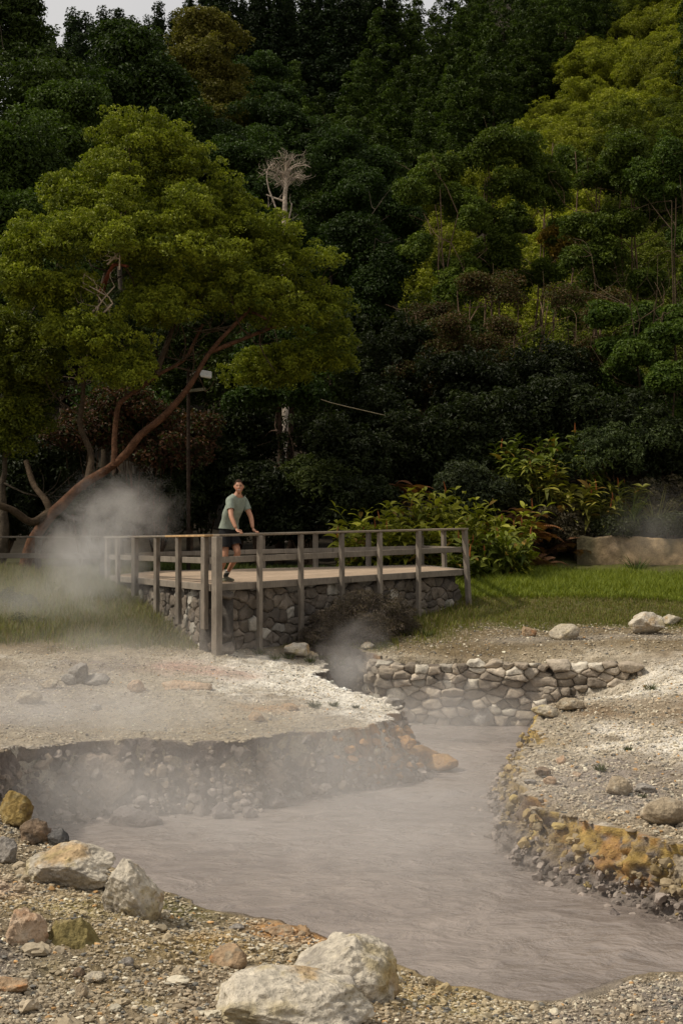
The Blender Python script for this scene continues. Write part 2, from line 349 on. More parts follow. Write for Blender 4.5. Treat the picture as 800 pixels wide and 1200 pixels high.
def ground_col(x, y, z):
    P = np.stack([x, y, x * 0], 1); n1 = fbm(P, .9, 4, 21); n2 = fbm(P, 4.5, 4, 22); n3 = fbm(P, 2.2, 4, 23)
    c = np.tile(GRAV, (len(x), 1)) * (1 + .25 * n2[:, None]); c = c * lerp(np.ones(3), np.array([1.42, 1.52, 1.78]), (sstep(11, 15, y) * sstep(24.5, 23, y))[:, None])
    c = lerp(c, BRN * 1.4, (sstep(.0, .5, n1) * .5)[:, None])
    c = lerp(c, WHITE * .8, (sstep(.25, .6, n3) * .5 * (y < 23.8))[:, None])
    c = lerp(c, OCH, (sstep(.2, .55, fbm(P, 2.6, 4, 25)) * .55 * (y < 10))[:, None])
    for sx, sy, r, k, s in SPOTS:
        if sy < 10: s = s * 1.25
        q = ((x - sx) ** 2 + (y - sy) ** 2) / (r * r); m = q < 6
        if m.any():
            w = s * np.exp(-q[m] * .9) * 1.05 + .75 * n2[m] * np.exp(-q[m] * .5) + .3 * n3[m] * np.exp(-q[m] * .5)
            c[m] = lerp(c[m], k * (1 + .15 * n2[m][:, None]), np.clip(w, 0, 1)[:, None])
    # turf
    gm = grass_mask(x, y); soil = np.array([.135, .098, .05])
    edge = sstep(23.6, 24.4, y + .8 * n1)
    c = lerp(c, soil, (edge * .75 * (.5 + .5 * sstep(-.3, .3, n2)))[:, None])
    c = lerp(c, TURF * (1 + .35 * n2[:, None]), np.clip(gm * (1 + .6 * n2), 0, 1)[:, None])
    # pale path behind the stone wall on the right
    pth = np.exp(-((y - (25.0 + .09 * (x - 3.0) + .1 * n1)) / .34) ** 2) * sstep(2.0, 3.2, x)
    c = lerp(c, np.array([.27, .235, .19]), (pth * .8)[:, None])
    ff = sstep(35.5, 38, y + n1)
    c = lerp(c, LITTER * (1 + .5 * n2[:, None]), ff[:, None])
    return np.clip(c, .004, .75)
def grass_mask(x, y):
    n = fbm(np.stack([x, y, x * 0], 1), .8, 3, 31)
    left = sstep(23.9, 25.2, y + .7 * n) * sstep(-1.5, -2.2, x + .25 * (y - 24) * 0 + .3 * n)
    front = sstep(24.3, 25.2, y + .5 * n) * (x < 1)
    right = sstep(25.6, 27.2, y - .1 * (x - 2) + 1.2 * n) * sstep(-.2, .5, x)
    right = np.maximum(right, np.exp(-((x - 1.5) ** 2 / .35 + (y - 26.3) ** 2 / 1.2)))
    return np.clip(np.maximum(np.maximum(left, front * .7), right), 0, 1)
def build_ground():
    def axis(segs):
        out = [segs[0][0]]
        for a, b, st in segs: k = max(1, int(round((b - a) / st))); out += [a + (b - a) * (i + 1) / k for i in range(k)]
        return np.array(out)
    xs = axis([(-420, -120, 30), (-120, -40, 5), (-40, -12, 1.4), (-12, -5, .16), (-5, -2.8, .045), (-2.8, 3.4, .026), (3.4, 5.6, .045), (5.6, 12, .13), (12, 40, 1.4), (40, 120, 5), (120, 420, 30)])
    ys = axis([(-200, -20, 18), (-20, 3, 1.2), (3, 5.4, .12), (5.4, 10.5, .022), (10.5, 26, .04), (26, 38, .09), (38, 60, .8), (60, 240, 3), (240, 900, 30)])
    X, Y = np.meshgrid(xs, ys); x = X.ravel(); y = Y.ravel()
    z, d, w = ground_z(x, y, True)
    # stones and lumps standing out of the foreground bank
    nearm = (y > 4.5) & (y < 24.5) & (d > w) & (abs(x) < 7)
    P = np.stack([x[nearm], y[nearm], z[nearm]], 1)
    b1, b2 = worley(P, 3.1, 3); l = np.clip(.55 - b1, 0, 1) * sstep(-.1, .5, fbm(P, .9, 3, 41)) * .07 + fbm(P, 5, 4, 42) * .028
    c1, c2 = worley(P, 11, 8); l += np.clip(.5 - c1, 0, 1) * .03
    rim = sstep(0, .3, d[nearm] - w[nearm])
    z[nearm] += l * rim
    crack = sstep(.10, .0, (b2 - b1)) * .012
    z[nearm] -= crack
    GRID['g'] = (xs, ys, z.reshape(len(ys), len(xs)))
    col = ground_col(x, y, z)
    nx, ny = len(xs), len(ys); k = (np.arange(ny - 1)[:, None] * nx + np.arange(nx - 1)[None]).ravel()
    Q = np.stack([k, k + 1, k + nx + 1, k + nx], 1)
    deep = (d < -.6); keep = ~(deep[Q].all(1)); Q = Q[keep]
    o = link('ground', np_mesh('ground', np.stack([x, y, z], 1), Q, M['ground'], True, col)); tag(o, 'stony volcanic ground with turf and wooded slope', None, None, 'structure')
def build_banks():
    """the broken faces between the mud and the ground above"""
    P0 = OUT; n = len(P0)
    nv = np.roll(P0, -3, 0) - np.roll(P0, 3, 0); nv = unit(nv); N2 = np.stack([-nv[:, 1], nv[:, 0]], 1)
    if _area > 0: N2 = -N2
    for _ in range(6): N2 = unit(np.roll(N2, 1, 0) + N2 * 2 + np.roll(N2, -1, 0))
    # resample finer
    seg = np.linalg.norm(np.roll(P0, -1, 0) - P0, axis=1); cum = np.concatenate([[0], np.cumsum(seg)]); L = cum[-1]
    K = int(L / .028); s = np.linspace(0, L, K, endpoint=False)
    cl = lambda A: np.stack([np.interp(s, cum, np.append(A[:, j], A[0, j])) for j in range(A.shape[1])], 1)
    P = cl(P0); N = unit(cl(N2)); w = face_w(P[:, 0], P[:, 1])
    rimx = P + N * (w + .02)[:, None]; zt = top_z(rimx[:, 0], rimx[:, 1]) + micro(rimx[:, 0], rimx[:, 1], 1.0)
    R = 40; us = np.linspace(0, 1, R); V = []; col = []
    hid = (P[:, 0] < -1e9)
    p3 = np.stack([P[:, 0], P[:, 1], P[:, 0] * 0], 1)
    talus = .5 + .5 * fbm(p3, .8, 3, 51); over = .5 + .5 * fbm(p3, 1.7, 3, 52)
    stonewall = (sstep(23.1, 23.35, P[:, 1]) * sstep(.3, .7, P[:, 0]) * sstep(3.6, 3.2, P[:, 0]))
    for u in us:
        # profile: foot sticks out (talus), face steep, slight overhang under the rim, then a lip onto the top
        if u < .85:
            v = u / .85
            off = w * (sstep(0, 1, v) * .55 + .45 * v ** .6) - .14 * talus * (1 - v) ** 2 - .10 * over * sstep(.72, 1, v) * (w < .5)
            z = lerp(-.12, 1.0, v ** (1.05)) * zt
        else:
            v = (u - .85) / .15
            off = w - .10 * over * (w < .5) * (1 - v) + v * .07; z = zt + .004 * np.sin(np.pi * v) - .05 * sstep(.3, 1, v)
        q = P + N * off[:, None]; V.append(np.stack([q[:, 0], q[:, 1], z], 1))
    V = np.array(V); Vf = V.reshape(-1, 3); u = np.repeat(us, K); Nf = np.tile(np.stack([N[:, 0], N[:, 1], N[:, 0] * 0], 1), (R, 1))
    b1, b2 = worley(Vf, 5.5, 61); e1, e2 = worley(Vf, 13, 62); f1 = fbm(Vf, 2.4, 4, 63); f2 = fbm(Vf, 11, 4, 64)
    amp = np.where(u < .85, 1, sstep(1.0, .85, u)) * lerp(1, .35, sstep(.7, .86, u))
    f3 = fbm(Vf * (1, 1, .6), 5, 5, 69, .6); rg = .5 - np.abs(f3) * 1.6; f4 = fbm(Vf, 1.2, 3, 70); g1, g2 = worley(Vf * (1, 1, .8), 2.6, 75); rt_ = sstep(1.5, 2, Vf[:, 0]) * (Vf[:, 1] < 19); disp = -((.5 - b1) * .07 + (.5 - e1) * (.035 + .05 * rt_) + f1 * .12 + f2 * .06 + rg * .11 + f4 * .16 + (.5 - g1) * .14 * (1 - rt_)) * amp; disp = np.where(u < .85, disp * lerp(1, .5, sstep(.6, .85, u)), disp * .2)
    Vf = Vf - Nf * disp[:, None]; Vf[:, 2] += disp * .35 * (u < .85) * u
    # colours: shade painted under the rim, ochre seams, grey mud skin at the foot
    x, y, z = Vf.T
    zr = z / np.maximum(np.tile(zt, R), .1)
    right = sstep(1.6, 2.2, x) * (y < 20); tip = np.exp(-((x - .9) ** 2 + (y - 18.1) ** 2) / 1.0)
    fh = fbm(Vf, 15, 4, 76); fc = fbm(Vf, 3, 4, 65) + .5 * fh; fd = fbm(Vf * (1, 1, 2.2), 5, 4, 66) + .5 * fh
    c = np.tile(GREY * .95, (len(x), 1)) * (1 + .3 * f2[:, None])
    c = lerp(c, np.array([.20, .155, .105]), (sstep(-.1, .4, fc) * .6 * sstep(.15, .5, zr))[:, None])
    c = lerp(c, OCH * (1.2, 1.12, .8), (right * sstep(-.4, .2, fd) * sstep(.22, .5, zr) * .9)[:, None])
    c = lerp(c, YEL * (1.3, 1.2, .95), (right * sstep(.0, .4, fc) * sstep(.3, .55, zr) * .7)[:, None])
    c = lerp(c, ORG, (right * sstep(.22, .45, fbm(Vf, 2.2, 3, 68) + .4 * fh) * sstep(.15, .4, zr) * .7)[:, None])
    yl = np.exp(-((x - 2.2) ** 2 + (y - 17.7) ** 2) / .9); c = lerp(c, YEL * 1.1, (yl * .75 * sstep(.15, .4, zr))[:, None])
    c = lerp(c, ORG * 1.05, np.clip(tip * (1.0 + 1.2 * fc) * sstep(.05, .3, zr), 0, .95)[:, None])
    c = lerp(c, ORG * .8, (sstep(.2, .45, fbm(Vf, 1.3, 3, 67)) * .5 * sstep(.2, .5, zr))[:, None])
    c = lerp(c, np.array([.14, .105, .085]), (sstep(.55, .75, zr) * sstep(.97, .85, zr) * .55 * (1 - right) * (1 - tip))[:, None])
    c = lerp(c, GREY * 1.0, (sstep(.22, .05, zr))[:, None])
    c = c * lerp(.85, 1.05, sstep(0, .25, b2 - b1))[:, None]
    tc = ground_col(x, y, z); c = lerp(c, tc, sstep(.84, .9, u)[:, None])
    Q = []
    k = np.arange(K); k2 = (k + 1) % K
    for i in range(R - 1): Q.append(np.stack([i * K + k, i * K + k2, (i + 1) * K + k2, (i + 1) * K + k], 1))
    Q = np.concatenate(Q)
    Q = Q[~(np.tile(stonewall, R)[Q].min(1) > .5)]
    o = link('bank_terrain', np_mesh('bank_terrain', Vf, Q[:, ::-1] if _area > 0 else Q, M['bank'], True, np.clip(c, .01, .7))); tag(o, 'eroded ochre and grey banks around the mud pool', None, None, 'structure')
def build_mud():
    xs = np.arange(-5, 7.01, .05); ys = np.arange(6.5, 26, .05); X, Y = np.meshgrid(xs, ys); x = X.ravel(); y = Y.ravel()
    P = np.stack([x, y * 1.2, x * 0], 1)
    z = fbm(P, 1.2, 4, 71) * .022 + fbm(P, 4.2, 3, 72) * .012
    z += .07 * np.exp(-(((x - 1.3) / .9) ** 2 + ((y - 17.2) / .35) ** 2)) * (1 + .6 * fbm(P, 3, 3, 73))   # a low spit of silt
    nx = len(xs); k = (np.arange(len(ys) - 1)[:, None] * nx + np.arange(nx - 1)[None]).ravel()
    o = link('mud_water', np_mesh('mud_water', np.stack([x, y, z], 1), np.stack([k, k + 1, k + nx + 1, k + nx], 1), M['mud'], True)); tag(o, 'grey bubbling mud pool', None, None, 'structure')

# ================================================================ loose stones
def rock_mesh(seed, sub, dims, facets=9, rough=.17, scale=2.2):
    rng = np.random.default_rng(seed); V, T = ico(sub); V = V.copy()
    V *= 1 + .18 * fbm(V, 1.0, 2, seed)[:, None]
    for _ in range(facets):
        n = unit(rng.normal(size=3)); h = rng.uniform(.5, .92); d = V @ n - h; m = d > 0; V[m] -= (d[m] * .86)[:, None] * n
    V *= 1 + rough * fbm(V, scale, 5, seed + 7, .55)[:, None]
    if sub >= 4:
        b1, b2 = worley(V, 4.0, seed); g1, g2 = worley(V, 10.0, seed + 5); V *= 1 + (.06 * (b1 - .5) - .035 * np.clip(.32 - g1, 0, 1) * 3)[:, None] + (.03 * fbm(V, 12, 4, seed + 11, .6))[:, None] - (.05 * np.clip(.12 - np.abs(fbm(V, 1.7, 4, seed + 21)), 0, 1))[:, None]
    V = V / np.abs(V).max(0)
    return V * (np.asarray(dims) / 2), T
PAL = {  # base, patch, patch2
    'white': ([.57, .51, .41], [.43, .29, .14], [.33, .295, .25]), 'cream': ([.47, .41, .31], [.40, .25, .10], [.26, .23, .19]), 'ochre': ([.29, .205, .075], [.13, .09, .05], [.35, .28, .14]),
    'brown': ([.21, .15, .10], [.30, .17, .09], [.12, .10, .08]), 'grey': ([.27, .245, .215], [.18, .16, .14], [.36, .33, .29]), 'orange': ([.37, .26, .16], [.42, .20, .08], [.33, .27, .19]), 'pink': ([.47, .34, .23], [.52, .42, .31], [.40, .25, .15]),
    'face': ([.27, .215, .165], [.33, .25, .19], [.20, .165, .14]), 'rust': ([.34, .20, .09], [.24, .17, .115], [.40, .24, .09]), 'moss': ([.23, .185, .075], [.30, .24, .13], [.15, .13, .06]), 'dark': ([.12, .115, .11], [.17, .16, .15], [.09, .085, .08]), 'tan': ([.36, .29, .20], [.28, .21, .14], [.45, .40, .31]), 'wet': ([.19, .16, .145], [.23, .195, .17], [.15, .13, .12])}
def rock_col(V, pal, seed, D=1.0):
    a, b, c = [np.array(k) for k in PAL[pal]]; s = 3.0 / D
    n3 = fbm(V, s * 4, 4, seed + 5, .6); n = fbm(V, s * .7, 5, seed + 3) + .35 * n3; n2 = fbm(V, s * 1.6, 5, seed + 4) + .3 * n3; n5 = fbm(V, s * .9, 4, seed + 8) + .3 * n3
    col = lerp(a, b, (sstep(.16, .5, n) * .8)[:, None]); col = lerp(col, c, (sstep(.08, .4, n2) * .8)[:, None])
    if pal in ('white', 'cream'): col = lerp(col, np.array([.40, .32, .15]), (sstep(.2, .5, n5) * .6)[:, None])
    zz = V[:, 2] / (abs(V[:, 2]).max() + 1e-9); col = lerp(col, GRAV * .8, (sstep(-.35, -.8, zz) * .8)[:, None])
    return np.clip(col * (1 + .22 * n3[:, None]), .01, .8)
def seat(px, py, d, z0):
    """distance at which the line of sight through the rock's base meets the ground"""
    if z0 is not None: return (EYE - z0) * F / (py - HOR) if z0 < .2 else d
    if py > 1195: return d
    q = np.arange(5.0, 31, .03); x = (px - 400) / F * q; z = EYE + (HOR - py) / F * q; m = fine_z(x, q) >= z
    return float(q[np.argmax(m)]) if m.any() else d
def boulder(px, ptop, pbase, wpx, d, pal, label, seed, deep=1.0, sub=5, sink=.22, rz=None, group=None, name='boulder', facets=9, z0=None, tilt=0):
    d = seat(px, pbase, d, z0); wdt = wpx / F * d; vis = (pbase - ptop) / F * d
    x = (px - 400) / F * d; y = d + wdt * deep * .30
    zt = EYE + (HOR - ptop) / F * (d + wdt * deep * .2)
    g = gz(x, y) if z0 is None else z0
    h = max(zt - g, vis * .8) / (1 - sink)
    V, T = rock_mesh(seed, sub, (wdt, wdt * deep, h), facets)
    if tilt:
        ca, sa = math.cos(tilt), math.sin(tilt); V = V @ np.array([[ca, 0, -sa], [0, 1, 0], [sa, 0, ca]])
    col = rock_col(V, pal, seed, max(wdt, .1))
    o = link(name, np_mesh(name, V, T, M['rock'], True, col), None, (x, y, zt - V[:, 2].max()))
    tag(o, label, 'rock', group); return o
def scatter_stones(name, label, pts, sizes, cols, seed, sub=1, sink=.25, flat=.7):
    rng = np.random.default_rng(seed); V0, T0 = ico(sub); nv = len(V0); protos = []
    for k in range(24):
        V = V0.copy()
        for _ in range(9):
            n = unit(rng.normal(size=3)); h = rng.uniform(.5, .85); dd = V @ n - h; m = dd > 0; V[m] -= dd[m][:, None] * n
        V *= 1 + .2 * rng.normal(size=(nv, 1)) * .5; V *= rng.uniform(.6, 1.15, 3) * (1, 1, flat); protos.append(V)
    protos = np.array(protos); n = len(pts); pk = rng.integers(0, 24, n); a = rng.uniform(0, 2 * np.pi, n)
    V = protos[pk] * sizes[:, None, None]
    ca, sa = np.cos(a)[:, None], np.sin(a)[:, None]
    X = V[:, :, 0] * ca - V[:, :, 1] * sa; Y = V[:, :, 0] * sa + V[:, :, 1] * ca
    V = np.stack([X, Y, V[:, :, 2]], 2) + pts[:, None, :]; V[:, :, 2] += (sizes * (.5 - sink))[:, None]
    T = (T0[None] + (np.arange(n) * nv)[:, None, None]).reshape(-1, 3)
    me = np_mesh(name, V.reshape(-1, 3), T, M['pebble'], False, np.repeat(cols, nv, 0))
    o = link(name, me); tag(o, label, None, None, 'stuff'); return o
def stone_cols(c, rng):
    n = len(c); r = rng.random(n); k = c * (1 + rng.normal(0, .22, n))[:, None] + .02
    k = lerp(k, np.array([.30, .255, .19]) * (1 + rng.normal(0, .28, n))[:, None], .45)
    k = np.where((r < .14)[:, None], np.array([.42, .38, .30]) * (1 + rng.normal(0, .2, n))[:, None], k)
    k = np.where(((r > .14) & (r < .24))[:, None], np.array([.12, .115, .105]) * (1 + rng.normal(0, .2, n))[:, None], k)
    k = np.where(((r > .24) & (r < .26))[:, None], np.array([.36, .22, .10]) * (1 + rng.normal(0, .2, n))[:, None], k)
    return np.clip(k * np.array([1.24, 1.23, 1.19]), .02, .75)
def build_gravel():
    rng = np.random.default_rng(5)
    def region(n, x0, x1, y0, y1, smin, smax, p, seed, name, label, sub=1, ok=None, dark=1.0):
        x = rng.uniform(x0, x1, n); y = rng.uniform(y0, y1, n); z, d, w = ground_z(x, y, True)
        m = (d > w * .9) & (rng.random(n) < .5 + .5 * sstep(-.4, .4, fbm(np.stack([x, y, x * 0], 1), 1.3, 3, seed)))
        if ok is not None: m &= ok(x, y)
        x, y = x[m], y[m]; z = fine_z(x, y); s = smin * (smax / smin) ** (rng.random(len(x)) ** p)
        c = stone_cols(ground_col(x, y, z), rng) * dark
        scatter_stones(name, label, np.stack([x, y, z], 1), s, c, seed, sub)
    region(150000, -2.6, 2.6, 5.3, 10.4, .005, .021, 2.0, 101, 'gravel', 'loose gravel over the near bank')
    region(700, -2.6, 2.6, 5.3, 10.2, .018, .05, 2.5, 102, 'gravel', 'larger loose stones over the near bank', 2)
    region(170, -2.6, 2.6, 5.3, 9.8, .035, .085, 1.6, 109, 'gravel', 'half buried rough stones on the near bank', 3)
    region(60000, 1.6, 6.2, 10.4, 23.2, .008, .036, 2.4, 103, 'gravel', 'pale gravel over the right bank')
    region(40000, -5.5, 1.3, 15.9, 24.6, .008, .028, 3.2, 104, 'gravel', 'gravel over the far left bank')
    region(9000, .6, 8.5, 23.6, 27.0, .012, .04, 3, 105, 'gravel', 'gravel between the stone wall and the grass')
    # rubble along the foot of the banks
    k = rng.integers(0, len(OUT), 7000); off = rng.normal(.02, .10, 7000)
    nv = unit(np.roll(OUT, -2, 0) - np.roll(OUT, 2, 0)); N2 = np.stack([-nv[:, 1], nv[:, 0]], 1) * (-1 if _area > 0 else 1)
    q = OUT[k] + N2[k] * off[:, None]
    near = (q[:, 1] > 10.5) & ~((q[:, 1] > 23.2) & (q[:, 0] > .4))
    q = q[near]; off = off[near]; s = .015 * (5.0 ** (rng.random(len(q)) ** 3.0))
    w = face_w(q[:, 0], q[:, 1]); zt = top_z(q[:, 0], q[:, 1]); z = np.clip((off + .08) / w, 0, 1) * zt * .75 - .02
    rr = (q[:, 0] > 1.55) & (q[:, 1] < 19)
    base = np.where(rr[:, None] & (z > .18)[:, None], np.array([.27, .215, .135]), np.where((z > .25)[:, None], np.array([.21, .165, .125]), np.array([.25, .21, .18])))
    c = base * (1 + rng.normal(0, .2, len(q)))[:, None]
    scatter_stones('rubble', 'small broken stones fallen along the foot of the banks', np.stack([q[:, 0], q[:, 1], z], 1), s, np.clip(c, .03, .6), 106, 2, .3, .85)
def build_face_stones():
    """stones of all sizes set in the broken faces of the banks"""
    rng = np.random.default_rng(15); n = 2600; k = rng.integers(0, len(OUT), n); nv = unit(np.roll(OUT, -2, 0) - np.roll(OUT, 2, 0)); N2 = np.stack([-nv[:, 1], nv[:, 0]], 1) * (-1 if _area > 0 else 1)
    q0 = OUT[k]; ok = (q0[:, 1] > 10.5) & ~((q0[:, 1] > 23.0) & (q0[:, 0] > .3)); k = k[ok]; n = len(k); q0 = OUT[k]; kp = (q0[:, 0] < 1.55) | (q0[:, 1] > 19.5) | (rng.random(n) < .5); k = k[kp]; n = len(k); q0 = OUT[k]; v = rng.random(n) * .82 + .05; w = face_w(q0[:, 0], q0[:, 1])
    q = q0 + N2[k] * (w * (.5 * v + .4 * v * v) + rng.uniform(-.04, .03, n))[:, None]; zt = top_z(q0[:, 0] + N2[k][:, 0] * w, q0[:, 1] + N2[k][:, 1] * w); s = .022 * (4.5 ** (rng.random(n) ** 1.8))
    rt = (q[:, 0] > 1.55) & (q[:, 1] < 19.5); s = np.where(rt, s * .8, s); r = rng.random(n)
    c = np.where(rt[:, None], np.where((r < .2)[:, None], [.37, .28, .115], np.where((r < .65)[:, None], [.29, .215, .105], [.20, .17, .145])), np.where((r < .25)[:, None], [.27, .215, .16], [.185, .155, .13])) * (1 + rng.normal(0, .15, n))[:, None]
    tp = np.exp(-((q[:, 0] - .9) ** 2 + (q[:, 1] - 18.1) ** 2) / .8); c = np.where((rng.random(n) < tp * .8)[:, None], np.array([.36, .20, .08]) * rng.uniform(.7, 1.15, (n, 1)), c)
    kr = rng.integers(0, len(OUT), 2600); q1 = OUT[kr]; ok = (q1[:, 1] > 10.5) & ~((q1[:, 1] > 23.0) & (q1[:, 0] > .3)); kr = kr[ok]; q1 = OUT[kr]; w1 = face_w(q1[:, 0], q1[:, 1]); q1 = q1 + N2[kr] * (w1 + rng.uniform(-.07, .10, len(kr)))[:, None]
    z1 = top_z(q1[:, 0], q1[:, 1]) + micro(q1[:, 0], q1[:, 1], 1.0); c1 = np.clip(ground_col(q1[:, 0], q1[:, 1], z1) * rng.uniform(.75, 1.2, (len(kr), 1)), .02, .7)
    scatter_stones('rubble', 'flat broken crust along the rims of the banks', np.stack([q1[:, 0], q1[:, 1], z1 - .008], 1), .02 * (3.6 ** (rng.random(len(kr)) ** 1.8)), c1, 108, 2, .45, .42)
    scatter_stones('rubble', 'stones bedded in the broken faces of the banks', np.stack([q[:, 0], q[:, 1], zt * v - s * .3], 1), s, np.clip(c, .03, .6), 107, 2, .3, .9)
